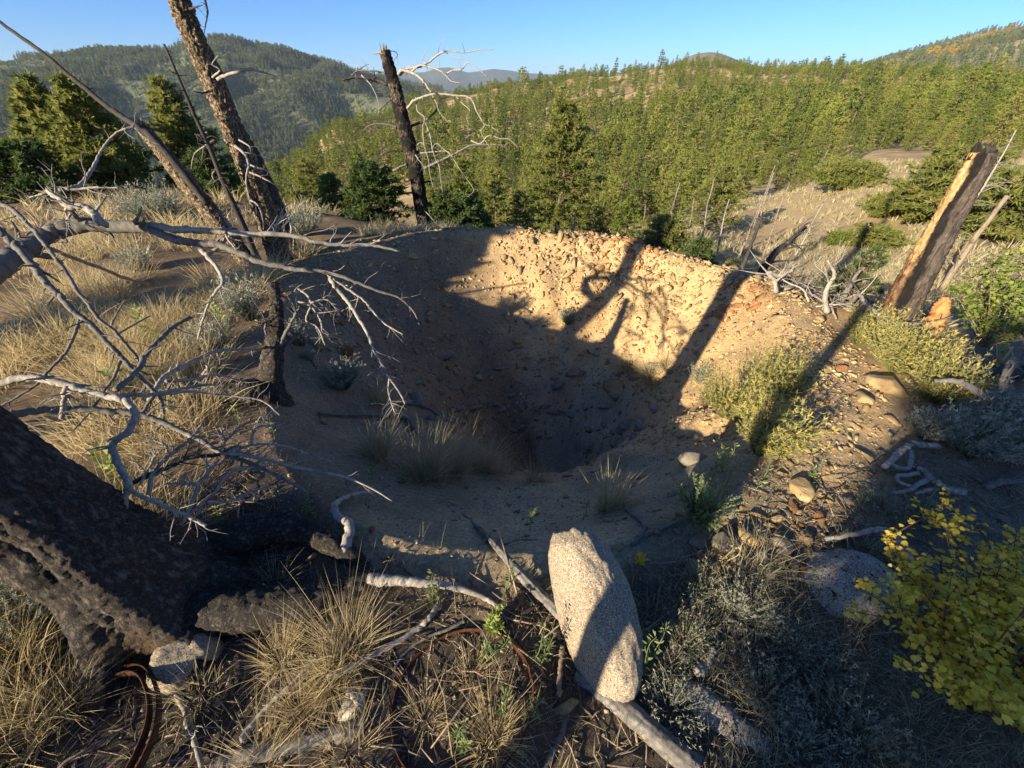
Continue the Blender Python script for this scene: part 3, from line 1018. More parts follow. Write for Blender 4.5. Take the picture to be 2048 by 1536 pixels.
def wood(name, label, protos, pos, rot, scl, idx):
    """a far wood: one object whose points carry trees"""
    me = bpy.data.meshes.new(name)
    me.vertices.add(len(pos))
    me.vertices.foreach_set('co', np.ascontiguousarray(pos, np.float32).ravel())
    for k, a, t in (('rot', rot, 'FLOAT'), ('scl', scl, 'FLOAT')):
        me.attributes.new(k, t, 'POINT').data.foreach_set('value', np.ascontiguousarray(a, np.float32))
    me.attributes.new('idx', 'INT', 'POINT').data.foreach_set('value', np.ascontiguousarray(idx, np.int32))
    col = bpy.data.collections.new(name + '_kinds')
    for i, p in enumerate(protos):
        p.name = '%s_kind_%02d' % (name, i)
        col.objects.link(p)
    ng = bpy.data.node_groups.new(name, 'GeometryNodeTree')
    ng.interface.new_socket('Geometry', in_out='INPUT', socket_type='NodeSocketGeometry')
    ng.interface.new_socket('Geometry', in_out='OUTPUT', socket_type='NodeSocketGeometry')
    gi, go = ng.nodes.new('NodeGroupInput'), ng.nodes.new('NodeGroupOutput')
    ci = ng.nodes.new('GeometryNodeCollectionInfo')
    ci.inputs['Collection'].default_value = col
    ci.inputs['Separate Children'].default_value = True
    ci.inputs['Reset Children'].default_value = True
    ip = ng.nodes.new('GeometryNodeInstanceOnPoints')
    ip.inputs['Pick Instance'].default_value = True
    def at(nm, t):
        a = ng.nodes.new('GeometryNodeInputNamedAttribute')
        a.data_type = t
        a.inputs['Name'].default_value = nm
        return a.outputs['Attribute']
    cx = ng.nodes.new('ShaderNodeCombineXYZ')
    ng.links.new(at('rot', 'FLOAT'), cx.inputs[2])
    ng.links.new(gi.outputs[0], ip.inputs['Points'])
    ng.links.new(ci.outputs[0], ip.inputs['Instance'])
    ng.links.new(at('idx', 'INT'), ip.inputs['Instance Index'])
    ng.links.new(cx.outputs[0], ip.inputs['Rotation'])
    ng.links.new(at('scl', 'FLOAT'), ip.inputs['Scale'])
    ng.links.new(ip.outputs[0], go.inputs[0])
    o = obj(name, me)
    md = o.modifiers.new('trees', 'NODES')
    md.node_group = ng
    return tag(o, label, kind='stuff')

def thin(x, y, dmin, g):
    """keep points at least dmin apart (grid hash)"""
    order = g.permutation(len(x))
    cell = {}
    keep = []
    for i in order:
        d = dmin[i]
        cx, cy = int(x[i] // 4), int(y[i] // 4)
        ok = True
        n = int(d // 4) + 1
        for a in range(-n, n + 1):
            for b in range(-n, n + 1):
                for j in cell.get((cx + a, cy + b), ()):
                    if (x[i] - x[j]) ** 2 + (y[i] - y[j]) ** 2 < d * d:
                        ok = False
                        break
                if not ok:
                    break
            if not ok:
                break
        if ok:
            cell.setdefault((cx, cy), []).append(i)
            keep.append(i)
    return np.array(keep)

def build_forest():
    g = np.random.default_rng(11)
    # opposite slope
    n = 26000
    az = np.radians(g.uniform(-34, 54, n))
    r = np.sqrt(g.uniform(26 ** 2, 470 ** 2, n))
    x, y = r * np.sin(az), r * np.cos(az)
    dens = noise2(x, y, .03, 101, 3) * .5 + noise2(x, y, .011, 103, 2) * .4
    keep = g.random(n) < np.clip(.52 + dens * 2.5, .10, 1)
    # open grassy slope low on the right-hand side
    keep &= ~((np.degrees(az) > 24) & (r < 44 + 14 * noise2(x, y, .1, 7, 2)))
    keep &= ~((r < 34) & (np.degrees(az) > -20))
    keep &= ~((r < 120) & (np.degrees(az) <= -12))
    x, y, r = x[keep], y[keep], r[keep]
    hs = np.exp(g.normal(-.40, .32, len(x))) * (.92 + .24 * sstep(45, 90, r) * sstep(330, 180, r))
    hs = hs * np.where((np.arctan2(x, y) > .5) & (r < 85), .62, 1.0)
    dm = 1.3 + 2.3 * hs + np.where(r > 150, .7, 0)
    kp = thin(x, y, dm, g)
    x, y, r, hs = x[kp], y[kp], r[kp], hs[kp]
    z = land(x, y, False) - .15
    pos = np.stack([x, y, z], 1)
    kinds, kind_r = [], [np.random.default_rng(200 + q).uniform(1.8, 2.6) for q in range(9)]
    for s in range(9):
        gg = np.random.default_rng(200 + s)
        kinds.append(conifer(300 + s, 8.2, gg.uniform(1.8, 2.6), 17, 6, 11, 5, .42, gg.uniform(.02, .12), gg.uniform(.5, .85), .2, .14, .13))
    o = np.argsort(r)
    near, far = o[:290], o[290:]
    idx = g.integers(0, len(kinds), len(x))
    rot = g.uniform(0, 6.283, len(x))
    roots = []
    for s, (tr, cr) in enumerate(kinds):
        roots.append(None)
    for i in near:
        s = int(idx[i])
        ang = math.degrees(math.atan2(x[i], y[i]))
        zone = ('left of the broken snag', 'behind the broken snag', 'behind the big pine', 'above the grey dead trees', 'beyond the dry grass slope')[int(np.searchsorted([-9, 3, 16, 27], ang))]
        sz = 'tall' if hs[i] > .66 else 'small' if hs[i] < .46 else 'middling'
        wd = 'broad' if kind_r[s] > 2.2 else 'slim'
        far_ = 'lower' if r[i] < 70 else 'upper'
        label = '%s %s conifer on the %s slope %s' % (sz, wd, far_, zone)
        if roots[s] is None:
            t = proto('conifer', *kinds[s], 'far_needle')
            roots[s] = t
        else:
            t = copy_tree(roots[s], (0, 0, 0), (0, 0, 0), (1, 1, 1))
        t.location, t.rotation_euler, t.scale = pos[i], (0, 0, rot[i]), (hs[i],) * 3
        tag(t, label, 'tree', 'conifers on the slope beyond the pit')
    lod = [joined_proto('k', *conifer(300 + s, 8.2, np.random.default_rng(200 + s).uniform(1.8, 2.7), 13, 6, 7, 4, .62, .03, (.5, .6, .75, .85)[s % 4], .2, .15, .2, 4, branches=False), 'far_needle') for s in range(6)]
    lod += [joined_proto('k', *conifer(340 + q, 7.4, 3.0, 10, 6, 8, 4, .7, .02, .38, .2, .2, .2, 4, branches=False), 'far_needle') for q in range(2)]
    # a few grey dead trees among them
    for s in range(3):
        tr, br = dead_tree_mb(40 + s, 8, .14, 26, 1.5, .25, 1)
        lod.append(joined_proto('k', tr, br, 'trunk'))
    fi = np.where(g.random(len(far)) < .07, g.integers(8, 11, len(far)), idx[far] % 8)
    wood('forest', 'conifer wood covering the upper slope to the ridge', lod, pos[far], rot[far], hs[far], fi)

    # young brush low among the trees
    # wooded mountain on the left
    n = 52000
    az = np.radians(g.uniform(-56, -8, n))
    r = np.sqrt(g.uniform(870 ** 2, 2180 ** 2, n))
    x, y = r * np.sin(az), r * np.cos(az)
    keep = g.random(n) < np.clip(.66 + 1.5 * noise2(x, y, .006, 131, 3), .08, 1)
    x, y, r = x[keep], y[keep], r[keep]
    z = zf_left(x, y) - .5
    tiny = [joined_proto('k', *conifer(500 + s, 12, 2.6, 6, 4, 2, 3, 1.9, .08, .7, .1, .1, .3, 3, branches=False), 'mtn_needle') for s in range(5)]
    wood('forest', 'distant conifer wood covering the long mountain', tiny, np.stack([x, y, z], 1), g.uniform(0, 6.28, len(x)), g.uniform(.6, 1.15, len(x)), g.integers(0, 5, len(x)))
    # grey mountain on the right
    n = 9000
    az = np.radians(g.uniform(31, 58, n))
    r = np.sqrt(g.uniform(640 ** 2, 1420 ** 2, n))
    x, y = r * np.sin(az), r * np.cos(az)
    keep = g.random(n) < np.clip(.55 + 1.2 * noise2(x, y, .008, 141, 3), .05, 1)
    x, y, r, a = x[keep], y[keep], r[keep], np.degrees(az[keep])
    z = zf_right(x, y) - .5
    asp = noise2(x, y, .011, 151, 2) + .22 * ((a > 40) & (r > 1100)) > .42
    tiny2 = [joined_proto('k', *conifer(520 + s, 10, 2.2, 6, 4, 2, 3, 1.6, .08, .7, .1, .1, .3, 3, branches=False), 'mtn_needle') for s in range(3)]
    tiny2 += [joined_proto('k', *conifer(530 + s, 8, 2.8, 5, 5, 2, 3, 1.8, .2, .4, .1, .1, .35, 3, branches=False), 'aspen') for s in range(2)]
    ii = np.where(asp, g.integers(3, 5, len(x)), g.integers(0, 3, len(x)))
    wood('forest', 'sparse wood with golden aspens on the grey mountain', tiny2, np.stack([x, y, z], 1), g.uniform(0, 6.28, len(x)), g.uniform(.6, 1.1, len(x)), ii)

build_forest()
# ---------------------------------------------------------------- single trees near the pit
def PY(u, v, Y):
    d = ray(u, v)
    return CAM + d * (Y / d[1])

def top_at(u, v, dist):
    d = ray(u, v)
    return CAM + d * (dist / math.hypot(d[0], d[1]))

def near_tree(name, label, u, v, dist, R, mat, group=None, seed=1, whorls=22, nb=7, per=12, k=5, size=.3, base=.08, shape=.8, droop=.2, gap=.1, wid=.13, rot=0, spread=.9):
    t = top_at(u, v, dist)
    z = lz(t[0], t[1]) - .05
    H = max(t[2] - z, .4)
    tr, cr = conifer(seed, H, R, whorls, nb, int(per * 1.5), k + 1, size * .60, base, shape, droop, gap, wid * .68, spread=spread)
    o = proto(name, tr, cr, mat)
    o.location = (t[0], t[1], z)
    o.rotation_euler = (0, 0, rot)
    return tag(o, label, 'tree', group)

FIR = 'young firs and pines round the pit'
near_tree('fir_tree', 'tall sparse topped fir at the left edge of the picture', 45, 150, 15.5, 1.0, 'needle', FIR, 1, 26, 7, 14, 6, .34, .06, .8, gap=.25)
near_tree('fir_tree', 'dense fir just right of the sparse topped one', 122, 148, 14.0, .95, 'needle', FIR, 2, 26, 7, 14, 6, .32, .06, .8, gap=.15)
near_tree('fir_tree', 'pointed dense fir behind the tall leaning dead trunks', 312, 152, 15.0, 1.0, 'needle', FIR, 3, 28, 8, 14, 6, .30, .04, .72, rot=1)
near_tree('fir_tree', 'low dark fir under the sparse topped fir', 8, 285, 13.0, .8, 'fir_needle', FIR, 4, 16, 7, 12, 5, .28, .03, .5)
near_tree('fir_tree', 'low broad fir between the left firs', 205, 300, 13.5, .7, 'needle', FIR, 5, 16, 7, 12, 5, .28, .03, .5)
near_tree('fir_tree', 'small fir at the foot of the leaning broken trunk', 395, 300, 12.5, .8, 'fir_needle', FIR, 6, 16, 7, 12, 5, .26, .03, .6)
near_tree('sapling', 'slender yellow-green fir sapling behind the tall dead trunk', 463, 226, 11.0, .42, 'sapling_needle', None, 7, 18, 5, 7, 5, .2, .05, .8, gap=.2)
near_tree('fir_tree', 'dark bushy fir left of the broken snag', 728, 330, 9.3, .78, 'fir_needle', FIR, 8, 22, 9, 16, 6, .20, .02, .5)
near_tree('sapling', 'bright tipped fir sapling above the dark bushy fir', 713, 305, 10.2, .38, 'sapling_needle', None, 9, 16, 6, 7, 5, .2, .3, .8)
near_tree('fir_tree', 'bright topped fir right of the broken snag', 928, 312, 11.2, .72, 'sapling_needle', FIR, 10, 22, 8, 12, 6, .22, .04, .7)
near_tree('fir_tree', 'dark round fir at the foot of the broken snag on its right', 895, 392, 9.4, .72, 'fir_needle', FIR, 11, 18, 9, 16, 6, .20, .02, .4)
near_tree('pine_tree', 'olive pine between the snag and the big pine', 988, 335, 13.5, .82, 'needle', FIR, 12, 20, 7, 12, 6, .26, .05, .6)
near_tree('pine_tree', 'small olive pine on the rim left of the big pine', 1035, 385, 14.5, .8, 'needle', FIR, 13, 16, 7, 12, 6, .26, .05, .55)
near_tree('pine_tree', 'big pine with a bare lower trunk behind the far rim', 1133, 198, 21.0, 1.95, 'needle', None, 14, 26, 8, 22, 6, .40, .30, .58, gap=.14)
near_tree('fir_tree', 'small fir behind the far rim right of the big pine', 1213, 388, 15.5, .72, 'needle', FIR, 15, 16, 7, 12, 6, .24, .04, .6)
near_tree('fir_tree', 'bright green fir poking above the far rim', 1262, 392, 14.0, .75, 'sapling_needle', FIR, 16, 18, 7, 12, 6, .22, .04, .6)
near_tree('fir_tree', 'broad bright green fir on the edge of the far rim', 1345, 438, 11.0, .95, 'needle', FIR, 17, 18, 9, 16, 6, .20, .02, .45)
near_tree('fir_tree', 'dark low fir beside the broad bright fir', 1405, 480, 10.0, .5, 'fir_needle', FIR, 18, 14, 8, 12, 5, .18, .02, .45)
near_tree('pine_tree', 'pine behind the grey dead trees', 1455, 330, 24, 1.5, 'needle', FIR, 19, 20, 7, 13, 6, .38, .15, .6)
near_tree('pine_tree', 'leaning light pine on the grassy slope', 1800, 395, 26, 1.6, 'needle', FIR, 20, 20, 7, 13, 6, .4, .1, .6)
near_tree('pine_tree', 'spreading pine behind the orange burnt stump', 1945, 300, 24, 2.3, 'needle', FIR, 21, 20, 8, 16, 6, .45, .12, .45)
near_tree('pine_tree', 'dense pine at the right edge of the picture', 2046, 345, 22, 2.0, 'needle', FIR, 22, 18, 8, 16, 6, .42, .1, .45)
near_tree('pine_tree', 'flat topped pine left of the orange burnt stump', 1700, 330, 34, 2.2, 'needle', FIR, 23, 20, 8, 15, 6, .5, .2, .4)
near_tree('fir_tree', 'round little fir alone on the dry grass', 1682, 482, 19, .62, 'sapling_needle', None, 24, 10, 8, 12, 6, .2, .02, .35)
near_tree('fir_tree', 'green fir clump right of the lone round fir', 1765, 460, 19, 1.1, 'needle', FIR, 25, 12, 8, 14, 6, .26, .02, .4)
near_tree('fir_tree', 'dark spiky young fir beside the leaning burnt stump', 1757, 492, 5.9, .36, 'fir_needle', None, 26, 11, 6, 9, 7, .13, .03, .8, .1, gap=.15, wid=.10)
near_tree('pine_tree', 'young pine low on the rim right of the snag', 962, 425, 11.5, .6, 'needle', FIR, 27, 14, 8, 12, 6, .2, .03, .5)
near_tree('pine_tree', 'olive pine left of the dark bushy fir', 655, 345, 15, .85, 'needle', FIR, 28, 18, 7, 12, 6, .26, .04, .6)
near_tree('pine_tree', 'slim pine left of the broken snag top', 610, 315, 19, .9, 'needle', FIR, 29, 18, 7, 12, 6, .28, .04, .6)
near_tree('fir_tree', 'little fir behind the bent grey limb', 585, 385, 12, .6, 'needle', FIR, 30, 14, 7, 10, 6, .22, .04, .6)

# trees that stand behind the photographer and shade the foreground
for i, (x, y, H, R, mat, lab) in enumerate([
        (-5.1, -6.26, 4.3, 1.25, 'fir_needle', 'bushy fir behind the photographer'),
        (-4.0, -7.4, 4.4, 1.35, 'fir_needle', 'second bushy fir behind the photographer'),
        (-2.9, -8.4, 4.4, 1.35, 'needle', 'pine behind the photographer on the right'),
        (-5.57, 1.57, 3.4, .40, 'needle', 'slim fir standing left of the photographer')]):
    tr, cr = conifer(60 + i, H, R, 16, 8, 14, 5, .32, .04, .5, .2, .08, .14)
    o = proto('fir_tree', tr, cr, mat)
    o.location = on(x, y, -.05)
    tag(o, lab, 'tree')

# ---------------------------------------------------------------- bare dead trees
def dead_tree(name, label, u, v, dist, r, nb, L, mat='dead_wood', group=None, seed=1, up=.2, sub=2, lean=0, top=.3, k=7):
    t = top_at(u, v, dist)
    z = lz(t[0], t[1]) - .05
    tr, br = dead_tree_mb(seed, max(t[2] - z, .5), r, nb, L, up, sub, lean, k, top)
    o = obj(name, None, None, (t[0], t[1], z))
    part(o, 'trunk', MBmove(tr, o.location), MT[mat])
    part(o, 'branches', MBmove(br, o.location), MT[mat])
    return tag(o, label, 'dead tree', group)

def MBmove(mb, d):
    mb.v = [a + np.asarray(d) for a in mb.v]
    return mb

def off_frame_trunk(label, x, y, H, r, seed):
    tr, br = dead_tree_mb(seed, H, r, 2, .2, .2, 0, 0, 12, .6)
    b = on(x, y, -.05)
    o = obj('dead_tree', None, None, tuple(b))
    part(o, 'trunk', MBmove(tr, b), MT['bark'])
    part(o, 'branches', MBmove(br, b), MT['grey_wood'])
    tag(o, label, 'dead tree')
off_frame_trunk('bare dead trunk standing left of the photographer', -4.1, .55, 4.8, .13, 95)
off_frame_trunk('dead trunk close behind the photographer', -1.02, -.72, 3.4, .06, 96)

DT = 'grey dead trees below the far rim'
for i, (u, v, d, lab) in enumerate([
        (1352, 365, 19, 'slim grey dead tree left of the dead tree group'), (1398, 395, 16, 'short twiggy dead tree behind the dark low fir'),
        (1441, 355, 20, 'pale dead tree with upswept twigs'), (1545, 330, 18, 'tallest pale dead tree of the group'),
        (1562, 345, 18.5, 'pale dead tree close right of the tallest one'), (1585, 365, 17, 'straight grey dead tree above the branch tangle'),
        (1640, 395, 17, 'grey dead tree leaning over the dry grass'), (1300, 405, 16, 'short grey dead tree behind the bright firs'),
        (1470, 400, 15, 'twiggy grey dead tree above the rim shrub'), (1510, 420, 14, 'dark dead sapling above the branch tangle'),
        (1660, 300, 38, 'pale dead tree among the pines of the slope'), (1870, 330, 30, 'pale dead tree behind the orange stump')]):
    dead_tree('dead_tree', lab, u, v, d, .036, 36, .7, 'brown_wood' if i % 2 else 'dead_wood', DT, 70 + i, .35, 2, (-.08 if i % 3 else .06))
dead_tree('dead_tree', 'bare pale pole standing on the grassy slope at the right', 2012, 392, 14, .07, 12, .9, 'brown_wood', None, 90, .05, 1, 0, .6)
dead_tree('dead_tree', 'dead twiggy tree at the right edge behind the burnt stump', 2046, 262, 17, .05, 46, 1.2, 'dead_wood', None, 91, .3, 2, 0, .25)
dead_tree('dead_tree', 'thin twiggy dead sapling beside the tall dead trunk', 357, 88, 5.6, .045, 26, .35, 'dark_wood', None, 92, .1, 1, 0, .2)
dead_tree('dead_tree', 'bleached dead branches under the big pine', 1150, 425, 16.5, .05, 26, .9, 'dead_wood', None, 93, .1, 2, 0, .4)
dead_tree('dead_tree', 'dark upright dead stem above the branch tangle', 1519, 430, 9.5, .05, 8, .5, 'dark_wood', None, 94, .3, 1, 0, .5)

# ---------------------------------------------------------------- big trunks
def bark_trunk(path, rad, k=48, n=140, seed=0, depth=.05, cell=(14, 14, 5), lobes=None, pw=1.0):
    """a trunk whose bark plates stand proud of the fissures"""
    mb = MB()
    s = smooth_path(np.concatenate([np.asarray(path, float), np.asarray(rad, float)[:, None]], 1), n=n)
    p, r = s[:, :3], np.maximum(s[:, 3], .004)
    v, f, c = tube(p, r, k, True)
    m = len(p) * k
    ax = np.repeat(p, k, 0)
    out = nz(v[:m] - ax)
    rr = np.repeat(r, k)
    al = np.repeat(np.concatenate([[0], np.cumsum(np.linalg.norm(np.diff(p, axis=0), axis=1))]), k)
    cyl = np.stack([out @ np.array([1, .2, 0]) * rr, out @ np.array([-.2, 1, .3]) * rr, al], 1)
    wc = np.stack([fbm(v[:m] * 14 + q, 4, seed + q) for q in (0, 9, 23)], 1)
    d1, d2, idv = worley(cyl * np.array(cell) + wc * 1.3, seed)
    plate = sstep(.0, .3, d2 - d1)
    fur = 1 - np.abs(fbm(cyl * np.array([cell[0] * .8, cell[0] * .8, cell[2] * .28]) + wc * .6, 3, seed + 7)) * 2.2
    disp = depth * pw * (plate - .5 + .5 * (idv - .5)) - depth * 1.1 * np.clip(fur, 0, 1) ** 3 + depth * 1.0 * fbm(v[:m] * 5, 4, seed + 5) + depth * .5 * fbm(v[:m] * 40, 2, seed + 8)
    if lobes is not None:
        disp = disp + lobes(v[:m], out)
    v[:m] += out * disp[:, None]
    n0 = mb.n
    mb.add(v, f, np.append(plate * .6 + idv * .4, [.3, .3]))
    mb.f3.append(c)
    return mb

def broken_top(mb, c, r, n, h, seed, d=(0, 0, 1)):
    """splinters on a snapped trunk"""
    g = np.random.default_rng(seed)
    d = nz(np.asarray(d, float))
    x = nz(np.cross(d, [.3, .9, .1]))
    y = np.cross(d, x)
    for i in range(n):
        a = g.uniform(0, 6.283)
        b = c + (x * math.cos(a) + y * math.sin(a)) * r * g.uniform(.35, .95)
        l = h * g.uniform(.35, 1)
        w = r * g.uniform(.12, .3)
        add_tube(mb, np.array([b - d * h * .6, b + d * l * .4, b + d * l + g.normal(size=3) * w * .4]), np.array([w, w * .8, w * .08]), 5, .6, .2, seed + i)

# tall dead trunk on the left
base = PY(562, 535, 5.0)
gz = lz(base[0], base[1])
o = thing('dead_tree', 'tall plated dead trunk rising out of the top left', 'dead tree', (base[0], base[1], gz))
topp = PY(343, -40, 5.0)
pa = [np.array([base[0] + .03, base[1], gz - .15]), PY(548, 480, 5.0), PY(503, 350, 5.0), PY(437, 190, 5.0), PY(381, 60, 5.0), topp, topp + (topp - PY(437, 190, 5.0)) * 1.6]
tall_trunk = part(o, 'trunk', bark_trunk(pa, [.16, .135, .118, .108, .092, .085, .06], 64, 300, 3, .016, (36, 36, 14)), MT['bark'], True)
BR = [[(435, 159), (465, 146), (498, 139), (531, 146), (553, 153)], [(425, 180), (405, 186), (385, 182)], [(380, 18), (392, 14), (405, 10)],
      [(410, 0), (415, 25), (411, 50), (408, 68)], [(470, 292), (490, 308), (497, 330), (492, 360), (499, 400)], [(499, 345), (530, 358), (560, 378), (575, 405)],
      [(500, 330), (530, 340), (565, 355), (590, 385)], [(430, 280), (405, 295), (388, 310), (381, 345)], [(440, 330), (425, 348), (430, 365)],
      [(500, 400), (515, 410), (525, 435), (527, 460)], [(560, 440), (565, 420), (583, 402)], [(478, 280), (498, 292), (502, 305)], [(415, 265), (400, 270), (390, 268)],
      [(425, 155), (440, 140), (425, 128), (437, 110)]]
for i, q in enumerate(BR):
    m = MB()
    dy = (-.16 if i % 2 else -.2)
    L = len(q)
    rows = [np.append(PY(u, v, 5.0 + dy * (1 + .8 * j / L)), (.017 if i in (0, 4) else .011) * (1 - .75 * j / (L - 1))) for j, (u, v) in enumerate(q)]
    p_, r_ = limb(m, rows, 6, .5, .2, i)
    twigs(m, p_, r_, 3, .06, .16, i + 5, 3)
    part(o, 'branch', m, MT['dark_wood' if i in (1, 2, 3) else 'dead_wood']).parent = tall_trunk
# the darker trunk close behind it
b2 = PY(580, 520, 5.5)
gz2 = lz(b2[0], b2[1])
o = thing('dead_tree', 'shorter dark trunk close behind the tall plated one', 'dead tree', (b2[0], b2[1], gz2))
t2 = PY(482, 272, 5.5)
m = bark_trunk([np.array([b2[0], b2[1], gz2 - .1]), PY(556, 430, 5.5), PY(510, 330, 5.5), t2], [.13, .112, .10, .08], 44, 140, 5, .016, (36, 36, 14))
part(o, 'trunk', m, MT['char_bark'], True)
m = MB()
broken_top(m, t2, .075, 9, .16, 4, t2 - PY(510, 330, 5.5))
part(o, 'splinters', m, MT['dark_wood'])
# leaning broken trunk with a burnt pole
b3 = PY(535, 585, 4.6)
o = thing('dead_tree', 'leaning snapped trunk with a long burnt pole on top', 'dead tree', (b3[0], b3[1], lz(b3[0], b3[1])))
q = [PY(540, 600, 4.6), PY(500, 530, 4.65), PY(430, 435, 4.75), PY(350, 335, 4.85), PY(285, 255, 4.95)]
q[0][2] = lz(q[0][0], q[0][1]) - .1
part(o, 'trunk', bark_trunk(q, [.115, .098, .092, .086, .062], 44, 190, 8, .014, (38, 38, 15)), MT['bark'], True)
m = MB()
broken_top(m, q[-1], .06, 10, .14, 9, q[-1] - q[-2])
part(o, 'splinters', m, MT['brown_wood'])
m = MB()
limb(m, [np.append(PY(u, v, Y), r) for u, v, Y, r in [(415, 408, 4.62, .035), (360, 340, 4.7, .04), (310, 282, 4.78, .038), (270, 250, 4.85, .03), (222, 218, 4.95, .026), (150, 160, 5.1, .022), (85, 105, 5.2, .019), (30, 66, 5.3, .017), (-40, 15, 5.4, .012)]], 8, .5, .2, 3)
part(o, 'burnt_pole', m, MT['dark_wood'])

# broken burnt snag behind the far rim
Zs = lambda pts: [(660 + a / 3.6575, 60 + b / 3.6575) for a, b in pts]
SY = 9.2
sb = PY(846, 462, SY)
o = thing('dead_tree', 'black broken snag with bleached drooping branches behind the far rim', 'dead tree', (sb[0], sb[1], lz(sb[0], sb[1])))
tp = Zs([(400, 150), (450, 330), (500, 520), (560, 760), (610, 960), (650, 1180), (690, 1460)])
path = [PY(u, v, SY) for u, v in tp]
path.append(np.array([path[-1][0] + .05, SY, lz(path[-1][0], SY) - .1]))
m = bark_trunk(path, [.095, .112, .12, .14, .15, .145, .155, .2], 34, 160, 12, .016, (40, 40, 14))
snag_trunk = part(o, 'trunk', m, MT['snag'], True)
m = MB()
broken_top(m, path[0], .085, 9, .12, 13)
limb(m, [np.append(PY(u, v, SY - .05), r) for (u, v), r in zip(Zs([(390, 175), (360, 165), (315, 178)]), (.03, .02, .003))], 5, .6, .2)
part(o, 'splinters', m, MT['brown_wood'])
SN = [([(420, 400), (330, 365), (200, 345), (90, 365)], 30, 18, -.1, 'dark_wood'), ([(405, 315), (330, 300), (210, 300), (160, 330)], 14, 8, -.3, 'dead_wood'),
      ([(210, 295), (250, 265), (285, 250)], 7, 3, -.3, 'dark_wood'), ([(200, 310), (210, 420), (205, 540)], 6, 3, -.3, 'dark_wood'),
      ([(230, 330), (290, 390), (330, 460), (360, 560), (350, 620)], 11, 4, -.3, 'dead_wood'), ([(440, 490), (380, 460), (330, 455)], 14, 6, .1, 'dark_wood'),
      ([(445, 510), (390, 560), (360, 590)], 14, 8, .2, 'dark_wood'), ([(480, 640), (400, 645), (330, 650), (270, 670)], 13, 5, .1, 'dark_wood'),
      ([(490, 710), (400, 690), (300, 695), (240, 740)], 22, 7, -.1, 'grey_wood'), ([(530, 885), (450, 885), (370, 925), (310, 1000), (290, 1060)], 15, 5, -.3, 'dark_wood'),
      ([(560, 980), (480, 1020), (400, 1075), (300, 1085)], 24, 10, -.2, 'grey_wood'), ([(600, 1190), (520, 1200), (430, 1225)], 18, 12, 0, 'grey_wood'),
      ([(450, 830), (400, 850), (350, 910), (330, 960)], 10, 4, -.2, 'dark_wood'), ([(110, 365), (90, 410), (60, 455)], 7, 2, -.1, 'dark_wood'),
      ([(510, 330), (560, 285), (650, 270), (720, 235), (800, 175), (860, 155), (980, 165), (1100, 145), (1190, 143)], 24, 5, -.2, 'dead_wood'),
      ([(790, 180), (800, 110), (850, 50)], 7, 2, -.2, 'dead_wood'), ([(850, 165), (910, 205), (980, 220)], 6, 2, -.25, 'dead_wood'), ([(790, 190), (805, 280)], 6, 3, -.2, 'dead_wood'),
      ([(670, 225), (700, 165), (735, 130)], 7, 2, -.2, 'dead_wood'), ([(985, 160), (965, 90)], 5, 2, -.2, 'dead_wood'),
      ([(500, 320), (530, 295), (600, 315), (660, 350), (700, 400), (740, 455)], 26, 15, -.35, 'dead_wood'),
      ([(600, 305), (650, 260), (720, 270), (800, 295), (850, 335), (890, 375), (950, 385)], 18, 5, -.35, 'dead_wood'),
      ([(850, 320), (900, 295), (960, 290), (1010, 240), (1080, 280), (1150, 345)], 14, 5, -.4, 'dead_wood'),
      ([(565, 575), (610, 520), (680, 490), (750, 470), (830, 470), (920, 480), (1010, 490), (1050, 530), (1070, 590), (1110, 660), (1130, 700), (1105, 740), (1130, 800), (1175, 870)], 22, 5, -.45, 'dead_wood'),
      ([(1130, 690), (1180, 710), (1240, 750)], 7, 3, -.45, 'dead_wood'), ([(630, 490), (640, 590), (690, 640), (680, 720), (690, 850), (720, 950), (730, 1050), (755, 1150)], 13, 4, -.5, 'dead_wood'),
      ([(690, 660), (730, 760), (745, 850), (770, 940), (800, 1000), (810, 1100), (825, 1190)], 11, 4, -.55, 'dead_wood'),
      ([(590, 705), (680, 670), (750, 620), (790, 560), (800, 510), (850, 490)], 24, 9, .25, 'dark_wood'), ([(750, 480), (780, 540), (800, 600), (870, 680)], 8, 3, -.4, 'dead_wood'),
      ([(690, 1010), (800, 960), (880, 920), (960, 880), (1030, 845), (1120, 840), (1240, 840), (1300, 870)], 27, 7, -.2, 'grey_wood'),
      ([(1030, 810), (1100, 830), (1160, 775), (1250, 795), (1310, 800), (1375, 860)], 14, 4, -.3, 'dead_wood'),
      ([(660, 900), (780, 890), (860, 890), (900, 940), (950, 1020), (1000, 1090), (1050, 1170), (1010, 1220)], 11, 4, -.4, 'dead_wood'),
      ([(740, 870), (780, 830), (830, 870), (880, 910)], 7, 4, -.4, 'dead_wood'), ([(690, 1115), (780, 1100), (900, 1075), (960, 1080), (1040, 1110)], 18, 7, .15, 'dark_wood'),
      ([(660, 1290), (720, 1350), (780, 1420)], 12, 5, -.25, 'dead_wood'), ([(620, 900), (640, 940), (680, 990), (700, 1060)], 10, 4, -.2, 'dead_wood'),
      ([(640, 880), (640, 840), (670, 825), (700, 870), (690, 950)], 9, 3, -.25, 'dead_wood'), ([(650, 1000), (620, 1090), (640, 1200), (680, 1290)], 8, 4, -.2, 'dead_wood'),
      ([(430, 150), (480, 160), (495, 185), (470, 220)], 6, 3, -.1, 'dark_wood'), ([(925, 490), (970, 540), (1020, 585), (1000, 640), (1015, 690)], 9, 3, -.45, 'dead_wood')]
